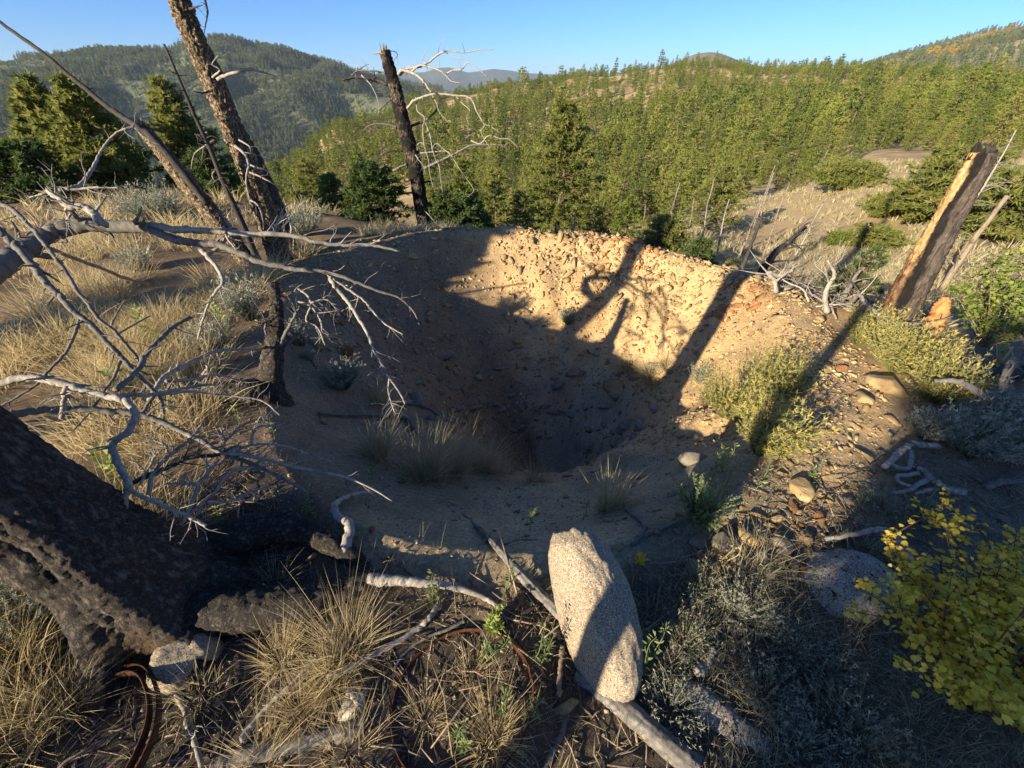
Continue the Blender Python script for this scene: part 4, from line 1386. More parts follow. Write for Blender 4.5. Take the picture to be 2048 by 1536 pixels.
for i, (q, t0, t1, dy, mt) in enumerate(SN):
    m = MB()
    qq = Zs(q)
    n = len(qq)
    rows = []
    for j, (u, v) in enumerate(qq):
        s = j / (n - 1)
        p = PY(u, v, SY + dy * (.25 + .75 * s) + .06 * math.sin(3 * s + i))
        rows.append(np.append(p, (t0 + (t1 - t0) * s) / 3.6575 / F_PX * 7.6 * .42))
    p_, r_ = limb(m, rows, 6, .55, .25, i)
    if n > 3:
        twigs(m, p_, r_, 5, .06, .2, i + 50, 3)
    part(o, 'branch', m, MT[mt]).parent = snag_trunk

# leaning burnt stump on the right
b4 = G(1785, 645)
o = thing('dead_tree', 'leaning thick burnt stump with orange inner wood', 'stump', tuple(b4))
gz4 = b4[2]
tq = PY(1968, 305, b4[1] + .12)
def strip(v, out):
    return 0 * v[:, 0]
m = bark_trunk([b4 + np.array([-.02, 0, -.2]), b4 + (tq - b4) * .05, b4 + (tq - b4) * .35, b4 + (tq - b4) * .7, tq], [.21, .158, .13, .108, .085], 64, 150, 21, .010, (30, 30, 11))
_ax = (tq - b4) / (tq[2] - b4[2])
MT['burnt'] = m_burnt(float(_ax[0]), float(_ax[1]))
part(o, 'trunk', m, MT['burnt'], True)
m = MB()
broken_top(m, tq, .08, 20, .09, 23, tq - b4)
part(o, 'splinters', m, MT['char_wood'] if 'char_wood' in MT else MT['dark_wood'])
# orange slab of bark standing at its foot
b5 = G(1850, 690)
m = bark_trunk([b5 + np.array([0, 0, -.1]), b5 + np.array([-.02, .03, .2]), b5 + np.array([-.04, .05, .36]), b5 + np.array([-.06, .06, .46])], [.075, .072, .06, .022], 20, 40, 25, .012, (26, 26, 12))
one('stump', 'short orange rotten stump between the burnt stump and the green bush', 'stump', m, MT['orange_wood'] if 'orange_wood' in MT else MT['rust_stone'], tuple(b5), None, True)
# ---------------------------------------------------------------- charred trunk beside the photographer
nb_ = np.array([-1.36, .70, 0.0])
nb_[2] = lz(nb_[0], nb_[1])
o = thing('charred_tree', 'massive charred trunk with spreading roots in the near left corner', 'dead tree', tuple(nb_))
RD = np.radians([20, -40, -95, 60, 140, 200])     # directions of the root buttresses
def butt(v, out):
    h = v[:, 2] - nb_[2]
    a = np.arctan2(out[:, 1], out[:, 0])
    w = np.exp(-np.clip(h, 0, 9) / .15) * .15
    s = sum(np.exp(-((np.angle(np.exp(1j * (a - r)))) / .30) ** 2) for r in RD)
    hollow = -.07 * np.exp(-((h - .62) / .34) ** 2) * np.exp(-((np.angle(np.exp(1j * (a + 1.5)))) / .42) ** 2)
    return w * s + hollow + .012 * fbm(v * 7, 4, 6)
tp_ = [nb_ + np.array(q) for q in ((0, 0, -.18), (0, 0, .04), (-.03, 0, .35), (-.10, 0, .8), (-.34, .02, 2.2), (-.75, .05, 4.5), (-1.1, .1, 6.6))]
part(o, 'trunk', bark_trunk(tp_, [.22, .19, .165, .15, .14, .12, .06], 140, 380, 31, .010, (24, 24, 8), butt, .5), MT['char_bark'], True)
def root(pix, lift, r0, r1, seed, mat='root_bark', dep=.007, name='root', cell=(44, 44, 44)):
    q = []
    n = len(pix)
    for j, (u, v) in enumerate(pix):
        s = j / (n - 1)
        p = G(u, v)
        r = r0 + (r1 - r0) * s
        p = p + np.array([0, 0, lift[j]])
        q.append(p)
    q = [nb_ + np.array([0, 0, .12])] + q
    return part(o, name, bark_trunk(q, [r0 * 1.1] + [r0 + (r1 - r0) * j / (n - 1) for j in range(n)], 40, 130, seed, dep * 1.3, (30, 30, 16), None, .35), MT[mat], True)
root([(320, 1130), (410, 1110), (490, 1092), (570, 1075), (640, 1085), (700, 1115), (765, 1160)], [.06, .06, .08, .085, .06, .01, -.05], .10, .035, 41)
root([(330, 1200), (430, 1235), (520, 1230), (610, 1215), (690, 1185), (750, 1165), (800, 1185)], [.05, .05, .05, .045, .02, .0, -.05], .095, .03, 43)
root([(270, 1250), (235, 1320), (215, 1380), (190, 1430)], [.07, .04, .01, -.05], .10, .05, 45)
root([(350, 1230), (390, 1310), (400, 1370)], [.06, .03, -.05], .09, .05, 47)
for q, l, r0, r1, lab in (([(690, 1112), (706, 1082), (702, 1062), (682, 1050), (677, 1030), (690, 1014), (722, 1001), (757, 995)], [.04, .06, .07, .07, .07, .06, .06, .04], .024, .008, 'bleached_root'),
                          ([(742, 1166), (790, 1172), (850, 1176), (920, 1184), (975, 1202), (1010, 1225)], [.03, .045, .045, .03, .015, -.01], .024, .006, 'bleached_root')):
    m = MB()
    n = len(q)
    limb(m, [np.append(G(u, v) + np.array([0, 0, l[j]]), r0 + (r1 - r0) * j / (n - 1)) for j, (u, v) in enumerate(q)], 10, .6, .05, 5)
    part(o, lab, m, MT['dead_wood'], True)

# ---------------------------------------------------------------- dead limbs reaching in from the left
def limbs(name, label, specs, mat, group=None, tw=(6, .05, .2)):
    """specs: (pixels, depth from, depth to, thickness from, to, bow)"""
    main = P(*specs[0][0][0], specs[0][1])
    o = thing(name, label, 'branch', tuple(main), group)
    for i, (q, d0, d1, t0, t1, bow) in enumerate(specs):
        m = MB()
        p_, r_ = plimb(m, q, d0, d1, t0, t1, 10 if i == 0 else 6, bow, i + len(label), .16, .55)
        if tw and len(q) > 2:
            twigs(m, p_, r_, int(tw[0] * 1.7), tw[1], tw[2], i * 7 + len(label), 4, .05)
        pp = part(o, 'main_limb' if i == 0 else 'side_branch', m, MT[mat if not isinstance(mat, dict) else mat.get(i, mat[-1])])
        if i == 0:
            main_ = pp
        else:
            pp.parent = main_
    return o
GL = 'dead limbs reaching across the left side'
limbs('dead_branch', 'thick bent grey limb arching in front of the tall dead trunks', [
    ([(-60, 575), (0, 533), (33, 510), (66, 486), (100, 466), (143, 453), (186, 451), (249, 453), (305, 456)], 1.9, 2.3, 44, 20, .1),
    ([(300, 452), (365, 458), (432, 463), (498, 468), (581, 471), (631, 483), (680, 491), (740, 490), (800, 503)], 2.3, 2.75, 15, 5, -.1),
    ([(300, 459), (349, 478), (388, 486), (432, 490), (481, 506), (515, 523), (564, 534), (614, 541), (660, 546), (709, 563), (759, 583), (799, 596), (826, 622), (839, 649)], 2.3, 2.75, 18, 3, -.1),
    ([(658, 548), (670, 573), (693, 600), (716, 636), (736, 669), (749, 702), (766, 732), (779, 755), (799, 785), (811, 808)], 2.56, 2.5, 9, 3.5, -.1),
    ([(779, 755), (777, 785), (789, 825)], 2.5, 2.5, 4, 2, 0), ([(655, 547), (693, 576), (726, 599), (746, 623), (772, 649), (806, 669)], 2.56, 2.7, 7, 2.5, .05),
    ([(206, 452), (186, 425), (159, 412), (136, 412), (116, 395), (96, 382)], 2.15, 2.2, 17, 10, -.05), ([(96, 382), (80, 390), (60, 395)], 2.2, 2.2, 6, 3, 0),
    ([(98, 383), (110, 375), (149, 379), (186, 375), (239, 375)], 2.2, 2.25, 7, 3, 0), ([(120, 380), (146, 375), (166, 365), (186, 335), (199, 309), (219, 279), (239, 262), (269, 252)], 2.2, 2.5, 8, 3, .1),
    ([(388, 483), (402, 500), (418, 516), (438, 543), (445, 563), (432, 583), (418, 606), (408, 632), (395, 679)], 2.35, 2.3, 10, 3, -.08), ([(415, 510), (442, 490), (462, 466), (455, 440)], 2.34, 2.4, 8, 3, 0),
    ([(545, 465), (560, 440), (575, 432), (583, 460), (575, 475)], 2.55, 2.6, 6, 3, 0), ([(150, 412), (137, 435), (133, 445)], 2.17, 2.17, 7, 3, 0),
    ([(565, 575), (600, 580), (622, 605), (612, 640), (635, 655), (650, 690)], 2.6, 2.65, 5, 2.5, 0), ([(550, 585), (585, 600), (620, 612), (640, 640), (645, 665)], 2.6, 2.65, 6, 2.5, 0),
    ([(622, 605), (655, 600), (680, 630)], 2.62, 2.7, 5, 2, 0)],
    {-1: 'dead_wood', 0: 'grey_wood', 2: 'grey_wood'}, GL)
limbs('dead_branch', 'thin lichened branch running down from the left edge', [
    ([(-20, 400), (0, 407), (27, 420), (50, 443), (76, 470), (96, 496), (113, 520), (133, 546), (153, 579), (179, 612), (199, 639), (226, 659), (246, 682), (266, 705), (282, 725)], 1.75, 1.85, 8.5, 6, -.1)], 'grey_wood', GL, (10, .03, .09))
limbs('dead_branch', 'lichened branch below it that forks above the dark log', [
    ([(-20, 448), (0, 463), (20, 480), (40, 500), (60, 523), (80, 549), (100, 573), (123, 596), (143, 619), (166, 636), (189, 656), (209, 679), (229, 699), (246, 719), (266, 739), (282, 755), (299, 775), (310, 785)], 1.5, 1.7, 15, 7, -.05),
    ([(310, 785), (322, 798), (327, 825), (325, 845), (302, 873)], 1.7, 1.7, 7, 3, 0), ([(310, 785), (292, 815), (266, 845), (246, 865), (212, 883)], 1.7, 1.6, 7, 5, 0),
    ([(159, 636), (149, 669), (133, 702), (103, 735), (73, 769), (33, 795), (0, 813)], 1.58, 1.45, 6, 4, 0), ([(242, 719), (229, 752), (206, 785), (179, 825), (146, 861)], 1.64, 1.5, 6, 3, 0),
    ([(110, 590), (92, 610), (80, 600)], 1.55, 1.55, 5, 2, 0)], 'grey_wood', GL, (7, .03, .12))
limbs('dead_branch', 'dark limb that turns down into a bleached broken stub', [
    ([(-40, 775), (0, 767), (43, 755), (93, 760), (133, 769), (173, 782), (212, 792), (239, 798), (259, 808), (270, 832), (259, 861), (240, 876), (226, 890), (229, 909), (242, 939), (256, 962), (252, 989), (247, 1035)], 1.35, 1.32, 15, 11, .05),
    ([(256, 976), (282, 992), (315, 1006), (349, 1022), (382, 1036), (412, 1052)], 1.3, 1.35, 9, 6, 0), ([(232, 780), (252, 762), (276, 739), (292, 709), (312, 686), (332, 666), (352, 649), (382, 634)], 1.4, 1.75, 12, 7, 0),
    ([(133, 772), (128, 800), (123, 838)], 1.37, 1.35, 9, 8, 0), ([(225, 795), (260, 790), (300, 790), (350, 780), (410, 770), (430, 770)], 1.4, 1.7, 10, 4, 0)], {-1: 'dead_wood', 2: 'grey_wood'}, GL, (5, .03, .12))
limbs('dead_branch', 'long pale limb with fine twigs lying over the near slope of the pit', [
    ([(20, 830), (73, 823), (116, 818), (166, 818), (232, 823), (282, 830), (315, 840), (359, 860), (398, 879), (438, 903), (465, 913), (515, 933), (564, 956), (617, 986)], 1.4, 1.65, 15, 6, .1),
    ([(441, 906), (481, 909), (531, 919), (598, 936), (680, 951), (740, 975), (785, 1002)], 1.62, 1.8, 8, 3, 0), ([(445, 903), (481, 896), (511, 889), (564, 891), (614, 906), (664, 923)], 1.62, 1.8, 6, 2, 0),
    ([(505, 889), (505, 870), (518, 853), (561, 851)], 1.66, 1.75, 6, 3, 0), ([(440, 902), (450, 883), (440, 855)], 1.62, 1.6, 5, 2, 0), ([(448, 886), (465, 870), (480, 858)], 1.62, 1.62, 4, 2, 0),
    ([(266, 966), (299, 949), (342, 933), (375, 916), (441, 909)], 1.45, 1.62, 9, 7, 0), ([(511, 933), (475, 939), (448, 956), (432, 982), (408, 1002), (379, 1030)], 1.66, 1.5, 6, 5, 0),
    ([(362, 1050), (382, 1012), (395, 976), (388, 969), (365, 967), (332, 967)], 1.48, 1.5, 8, 4, 0), ([(395, 969), (415, 946), (438, 919)], 1.5, 1.6, 6, 5, 0),
    ([(296, 990), (305, 949), (325, 923), (352, 899), (375, 883), (405, 846)], 1.45, 1.6, 9, 4, 0), ([(335, 905), (330, 890), (308, 880)], 1.52, 1.5, 6, 3, 0), ([(280, 970), (298, 935), (314, 907)], 1.45, 1.5, 5, 4, 0),
    ([(415, 1004), (460, 1003), (500, 985), (545, 972)], 1.5, 1.7, 6, 3, 0)],
    {-1: 'dead_wood', 0: 'grey_wood', 6: 'dark_wood'}, GL, (6, .03, .13))
limbs('dead_branch', 'curved grey branch springing towards the charred stump', [
    ([(300, 800), (312, 778), (329, 752), (359, 735), (392, 719), (432, 702), (478, 699), (535, 700)], 1.85, 2.6, 10, 4, 0), ([(332, 762), (382, 759), (432, 750), (465, 757), (491, 764)], 1.9, 2.4, 7, 3, 0),
    ([(405, 750), (415, 735), (408, 728)], 2.2, 2.2, 5, 2, 0), ([(320, 790), (380, 783), (440, 790), (520, 800), (560, 830)], 1.9, 2.4, 6, 3, .1)], 'dead_wood', GL, (5, .04, .12))
limbs('dead_branch', 'pale stick slanting behind the lichened branches', [([(100, 497), (150, 517), (210, 540), (260, 560), (300, 568)], 2.6, 3.4, 8, 6, 0)], 'brown_wood', GL, None)
limbs('dead_branch', 'bare branch slanting over the sunlit grass', [([(236, 668), (270, 648), (300, 632)], 2.0, 2.2, 4, 3, 0), ([(222, 650), (235, 625), (250, 600)], 1.9, 2.0, 4, 2, 0)], 'brown_wood', GL, None)

# charred stump and log on the left lip of the pit
b6 = G(545, 795)
o = thing('charred_stump', 'thin charred stump on the left lip of the pit', 'stump', tuple(b6))
d6 = float(np.dot(b6 - CAM, [0, CP, -SP]))
part(o, 'trunk', bark_trunk([b6 + np.array([0, .0, -.1]), P(540, 770, d6 * .99), P(548, 690, d6 * .97), P(553, 620, d6 * .96), P(545, 565, d6 * .95)], [.11, .085, .06, .042, .032], 32, 120, 51, .008, (44, 44, 20)), MT['char_bark'], True)
for q, t0, t1, e in (([(545, 720), (565, 680), (585, 640), (600, 612)], 10, 4, .95), ([(545, 730), (575, 690), (600, 660), (615, 625)], 9, 4, 1.0), ([(545, 690), (530, 660), (535, 640)], 6, 3, .95)):
    m = MB()
    p_, r_ = plimb(m, q, d6 * .97, d6 * e, t0, t1, 6, 0, 3)
    twigs(m, p_, r_, 8, .06, .2, 3, 3)
    part(o, 'branch', m, MT['grey_wood'])
m = bark_trunk([G(545, 800) + [0, 0, .05], G(500, 800) + [0, 0, .06], G(450, 798) + [0, 0, .05], G(395, 790) + [0, 0, .03]], [.085, .08, .07, .05], 30, 110, 53, .008, (40, 40, 40))
one('log', 'black charred log lying left of the charred stump', 'log', m, MT['char_bark'], tuple(G(545, 800)), None, True)

# ---------------------------------------------------------------- logs and sticks on the ground
def gstick(name, label, pix, t0, t1, mat, cat='stick', lift=0.0, tw=0, group=None, k=8, ends=True, rough=.15):
    rows, n = [], len(pix)
    for j, (u, v) in enumerate(pix):
        p = G(u, v)
        d = float(np.dot(p - CAM, [0, CP, -SP]))
        r = (t0 + (t1 - t0) * j / (n - 1)) * .5 * d / F_PX
        l = lift[j] if isinstance(lift, (list, tuple)) else lift
        rows.append(np.append(p + np.array([0, 0, r * .7 + l]), r))
    m = MB()
    if max(t0, t1) >= 36:
        rw = np.array(rows)
        m = bark_trunk(rw[:, :3], rw[:, 3], 34, 120, len(label), .0045, (70, 70, 9), None, 0.0)
        tw = 0
    else:
        p_, r_ = limb(m, rows, k, .55, rough, len(label), n=max(12, n * 7))
    if tw:
        twigs(m, p_, r_, tw, .03, .12, len(label), 4)
    return one(name, label, cat, m, MT[mat], tuple(rows[0][:3]), group)
gstick('log', 'slim weathered log leaning against the standing rock', [(928, 1032), (965, 1068), (1005, 1115), (1050, 1170), (1100, 1222), (1150, 1272), (1185, 1302)], 6, 36, 'grey_wood', 'log', [.0, .01, .02, .03, .04, .05, .05], 0, None, 14, True, .14)
gstick('log', 'cracked grey log end running out of the bottom of the picture', [(1150, 1352), (1200, 1385), (1260, 1432), (1325, 1490), (1390, 1545)], 28, 52, 'grey_wood', 'log', 0, 0, None, 16, True, .12)
gstick('stick', 'curved pale stick left of the rusty hoop', [(876, 1217), (862, 1240), (838, 1262), (800, 1288), (758, 1312), (715, 1335), (660, 1362)], 10, 13, 'dead_wood', lift=.02)
gstick('stick', 'thin stick along the top of the rusty hoop', [(930, 1245), (895, 1262), (850, 1280), (810, 1310), (790, 1340)], 7, 5, 'grey_wood', lift=.01)
gstick('stick', 'long straight stick crossing the near grass', [(640, 1322), (590, 1375), (540, 1425), (490, 1485)], 6, 12, 'dead_wood', lift=.03)
gstick('stick', 'bleached crooked stick at the bottom left', [(360, 1395), (378, 1425), (382, 1455), (395, 1485), (412, 1536)], 9, 10, 'dead_wood', lift=.02, tw=2)
gstick('stick', 'short grey stick beside the broken hoop', [(325, 1445), (300, 1480), (277, 1515)], 8, 9, 'grey_wood', lift=.01)
gstick('log', 'half buried log under the near grass tufts', [(730, 1455), (660, 1475), (590, 1490), (500, 1512), (430, 1540)], 32, 46, 'grey_wood', 'log', -.02, 0, None, 14, True, .10)
gstick('stick', 'stick running down from the log to the bottom edge', [(1135, 1425), (1125, 1465), (1105, 1505), (1088, 1545)], 10, 13, 'grey_wood')
gstick('stick', 'upright splinter beside the log end', [(1122, 1300), (1120, 1345), (1115, 1400)], 9, 10, 'brown_wood', lift=.03)
gstick('stick', 'forked stick on the shaded ground right of the rock top', [(1262, 1095), (1280, 1078), (1300, 1070), (1335, 1055), (1360, 1042), (1380, 1038)], 8, 5, 'grey_wood', lift=.01)
gstick('stick', 'crooked stick above the forked one', [(1247, 1012), (1258, 1028), (1280, 1045), (1288, 1060), (1278, 1078)], 6, 6, 'grey_wood', lift=.01)
gstick('stick', 'curled piece of pale bark in the shaded brush', [(1420, 1305), (1414, 1325), (1402, 1340), (1386, 1352)], 12, 18, 'dead_wood', lift=.03)
gstick('stick', 'bare bent stick lying on the lichened boulder', [(1642, 1088), (1683, 1090), (1727, 1092), (1752, 1101), (1775, 1117), (1803, 1134)], 8, 14, 'dead_wood', lift=[.03, .08, .13, .12, .1, .06])
gstick('stick', 'thin stick on the sandy floor above the slim log', [(1010, 1090), (1035, 1082), (1075, 1080)], 6, 3, 'grey_wood')
gstick('stick', 'wavy stick on the left slope of the pit', [(640, 832), (680, 835), (730, 835), (775, 838), (815, 842), (828, 862)], 6, 8, 'grey_wood', lift=.02, tw=2)
gstick('stick', 'second wavy stick just above the first on the pit slope', [(790, 812), (830, 812), (860, 822), (885, 840), (905, 848)], 4, 6, 'grey_wood', lift=.02)
gstick('stick', 'thick silver root hooked on the shaded bank', [(1760, 945), (1775, 932), (1786, 919), (1804, 906), (1815, 899), (1838, 902), (1867, 903)], 11, 12, 'dead_wood', 'root', .04, 0, None, 9)
gstick('stick', 'hook of silver root under the thick one', [(1770, 943), (1786, 950), (1804, 950), (1809, 937), (1812, 916)], 10, 7, 'dead_wood', 'root', .05)
gstick('stick', 'silver branched root above the yellow bush', [(1817, 950), (1830, 955), (1846, 968), (1867, 984), (1887, 994), (1915, 1000)], 11, 13, 'dead_wood', 'root', .05)
gstick('stick', 'silver root fork pointing left', [(1846, 969), (1825, 981), (1804, 992), (1773, 997)], 10, 6, 'dead_wood', 'root', .04)
gstick('stick', 'looped silver root at the left of the fork', [(1825, 960), (1804, 963), (1783, 964), (1786, 976), (1809, 986)], 8, 6, 'dead_wood', 'root', .05)
gstick('stick', 'low silver root beneath the fork', [(1867, 986), (1841, 990), (1822, 996)], 8, 6, 'dead_wood', 'root', .03)
gstick('log', 'grey log at the right edge in the shaded brush', [(1975, 922), (2012, 932), (2060, 946)], 16, 20, 'grey_wood', 'log', .05)
gstick('stick', 'shaded driftwood above the yellow leaves', [(1960, 985), (1990, 975), (2030, 970)], 12, 14, 'grey_wood', lift=.04, tw=3)
gstick('log', 'dark log under the green bush', [(1900, 752), (1950, 756), (2060, 762)], 22, 26, 'dark_wood', 'log', .04)
gstick('log', 'pale log lying behind the dark one', [(1985, 752), (2010, 750), (2065, 748)], 9, 10, 'brown_wood', 'log', .10)

limbs('dead_branch', 'forked grey limb reaching in from the right edge', [
    ([(2110, 885), (2060, 850), (2030, 824), (1999, 807), (1973, 796), (1953, 783), (1929, 768), (1903, 761), (1869, 762)], 2.35, 2.62, 30, 8, 0),
    ([(2026, 815), (2012, 786), (2007, 762), (2018, 736), (2028, 716)], 2.45, 2.5, 17, 12, -.05), ([(2014, 742), (2032, 730), (2043, 720), (2052, 690), (2040, 672)], 2.5, 2.6, 12, 6, 0),
    ([(2030, 822), (2048, 800), (2075, 785)], 2.45, 2.5, 11, 8, 0), ([(1922, 812), (1935, 826), (1962, 828), (1975, 818), (2005, 828)], 2.5, 2.5, 5, 7, 0), ([(1985, 802), (1975, 815), (1965, 818)], 2.52, 2.5, 8, 6, 0),
    ([(1998, 815), (2015, 838), (2045, 855), (2070, 870)], 2.45, 2.4, 6, 8, 0)], {-1: 'grey_wood'}, None, (4, .04, .14))
limbs('dead_branch', 'bleached twiggy branch in front of the green bush', [
    ([(1970, 752), (1945, 740), (1925, 726), (1910, 712), (1895, 704)], 3.0, 3.2, 6, 2, 0), ([(1925, 728), (1900, 722), (1870, 718)], 3.05, 3.1, 4, 1.5, 0), ([(1912, 714), (1915, 700), (1935, 690)], 3.1, 3.15, 3, 1.2, 0), ([(1980, 745), (1968, 730), (1960, 712)], 3.0, 3.1, 10, 3, 0)],
    'dead_wood', None, (6, .04, .12))

# ---------------------------------------------------------------- tangle of dead branches on the right rim
gt = np.random.default_rng(77)
TG = 'tangle of dead branches on the right rim of the pit'
spots = [(1555, 570), (1580, 560), (1600, 590), (1620, 575), (1640, 600), (1655, 590), (1665, 615), (1680, 600), (1690, 625), (1705, 610), (1715, 635), (1725, 620), (1610, 555), (1650, 570), (1740, 630), (1575, 545), (1630, 620), (1700, 590), (1545, 550), (1670, 640)]
looks = ['bleached crooked branch', 'thick grey branch', 'dark burnt branch', 'brown weathered branch']
spots = spots + [(float(gt.uniform(1530, 1770)), 0.0) for _ in range(26)]
for i, (u, v) in enumerate(spots):
    if v == 0:
        v = float(np.interp(u, [1530, 1600, 1700, 1770], [555, 580, 612, 645]) + gt.normal() * 16)
    p = G(u, v)
    a = gt.uniform(0, 6.283)
    L = gt.uniform(.35, .95)
    up = gt.uniform(.0, .55) * (1 if i % 2 else .4)
    c = gt.normal(size=3) * .16
    kind = i % 4 if i < 20 else (0, 3, 1, 3)[i % 4]
    r = (.012, .020, .016, .012)[kind] * gt.uniform(.6, 1.2)
    rows = [np.append(p + np.array([math.cos(a) * s * L, math.sin(a) * s * L, .03 + up * L * s]) + c * math.sin(3 * s) * L + gt.normal(size=3) * .012, r * (1 - .75 * s)) for s in (0, .2, .4, .6, .8, 1)]
    m = MB()
    p_, r_ = limb(m, rows, 7, .55, .35, i)
    twigs(m, p_, r_, 7, .08, .28, i + 300, 4)
    up_ = 'raised' if up > .22 else 'low'
    where = 'at the far end of the rim tangle' if u < 1590 else 'in the middle of the rim tangle' if u < 1680 else 'in the rim tangle next to the leaning burnt stump'
    one('dead_branch', '%s %s %s' % (up_, looks[kind], where), 'branch', m, MT[('dead_wood', 'grey_wood', 'dark_wood', 'brown_wood')[kind]], tuple(p), TG)
def rim_limb(label, pix, Y, t0, t1, mat):
    m = MB()
    n = len(pix)
    rows = []
    for j, (u, v) in enumerate(pix):
        q = PY(u, v, Y[0] + (Y[1] - Y[0]) * j / (n - 1))
        d = float(np.dot(q - CAM, [0, CP, -SP]))
        rows.append(np.append(q, (t0 + (t1 - t0) * j / (n - 1)) * .5 * d / F_PX))
    p_, r_ = limb(m, rows, 8, .5, .3, len(label))
    twigs(m, p_, r_, 7, .12, .4, len(label), 4)
    one('dead_branch', label, 'branch', m, MT[mat], tuple(rows[0][:3]))
gA = G(1520, 552)
rim_limb('black leaning burnt limb above the tangle', [(1512, 560), (1537, 523), (1556, 500), (1582, 480), (1610, 455)], (gA[1], gA[1] + .6), 16, 8, 'dark_wood')
rim_limb('bent pale limb lying over the far end of the tangle', [(1502, 610), (1525, 597), (1550, 586), (1580, 574), (1615, 572)], (G(1502, 610)[1], G(1502, 610)[1] + .25), 6, 9, 'dead_wood')
rim_limb('hooked grey limb standing up from the tangle', [(1552, 585), (1548, 560), (1535, 545), (1560, 552), (1585, 540)], (G(1552, 590)[1], G(1552, 590)[1] + .1), 8, 7, 'dead_wood')
rim_limb('pale forked limb beside the dark spiky fir', [(1655, 625), (1650, 590), (1668, 550), (1655, 520)], (G(1655, 630)[1], G(1655, 630)[1] + .1), 11, 4, 'dead_wood')
rim_limb('grey limb stub pointing at the dark spiky fir', [(1680, 605), (1695, 580), (1705, 560), (1722, 540)], (G(1680, 610)[1], G(1680, 610)[1] + .1), 13, 5, 'grey_wood')
rim_limb('white branch propped against the leaning burnt stump', [(1700, 610), (1718, 590), (1735, 610), (1760, 632)], (G(1700, 615)[1] - .1, G(1760, 640)[1] - .3), 8, 7, 'dead_wood')
rim_limb('grey slab of wood at the foot of the leaning burnt stump', [(1788, 640), (1800, 655), (1818, 675), (1830, 690)], (G(1788, 650)[1] - .25, G(1830, 695)[1] - .1), 10, 24, 'grey_wood')

# ---------------------------------------------------------------- rusty hoops
def hoop(name, label, c, r, h, tilt, seed, wob=.012, dup=0):
    t = thing(name, label, 'hoop', tuple(c))
    for s in range(1 + dup):
        m = MB()
        n = 96
        a = np.arange(n) / n * 2 * np.pi
        rr = (r - s * .022) * (1 + wob / r * np.sin(2 * a + seed) + .006 * np.sin(5 * a))
        zz = tilt[0] * np.cos(a) + tilt[1] * np.sin(a) + .004 * np.sin(3 * a + seed) + s * .008
        x, y = rr * np.cos(a), rr * np.sin(a)
        out = np.stack([np.cos(a), np.sin(a), 0 * a], 1)
        ctr = np.stack([x, y, zz], 1) + c
        th = .0022
        ring = [ctr - out * th, ctr + out * th, ctr + out * (th + .003) + [0, 0, h], ctr + out * (.003 - th) + [0, 0, h]]
        v = np.stack(ring, 1).reshape(-1, 3)
        i = np.arange(n)[:, None] * 4
        i2 = ((np.arange(n) + 1) % n)[:, None] * 4
        j = np.arange(4)[None]
        f = np.stack([i + j, i2 + j, i2 + (j + 1) % 4, i + (j + 1) % 4], -1).reshape(-1, 4)
        m.add(v, f, .5)
        part(t, 'iron_band', m, MT['rust_iron'])
    return t
hc = G(928, 1402)
hoop('barrel_hoop', 'rusty iron barrel hoop lying flat in the weeds at the bottom', hc + np.array([0, 0, .008]), .215, .032, (.014, -.016), 1)
hc2 = G(205, 1492)
hoop('barrel_hoop', 'pair of bent rusty bands half buried at the bottom left', hc2 + np.array([0, 0, .0]), .19, .034, (.06, .03), 3, .02, 1)
# ---------------------------------------------------------------- stones
RK = [hull_rock(900 + i, 11, .55 + .4 * (i % 3) / 2) for i in range(14)]
RKM = {}
def rock_mesh(i, mat):
    if (i, mat) not in RKM:
        v, f = RK[i]
        RKM[(i, mat)] = np_mesh('stone', v, f, np.zeros((0, 4)), MT[mat], False, {'tint': np.full(len(v), .3 + .5 * ((i * 37) % 10) / 10)})
    return RKM[(i, mat)]

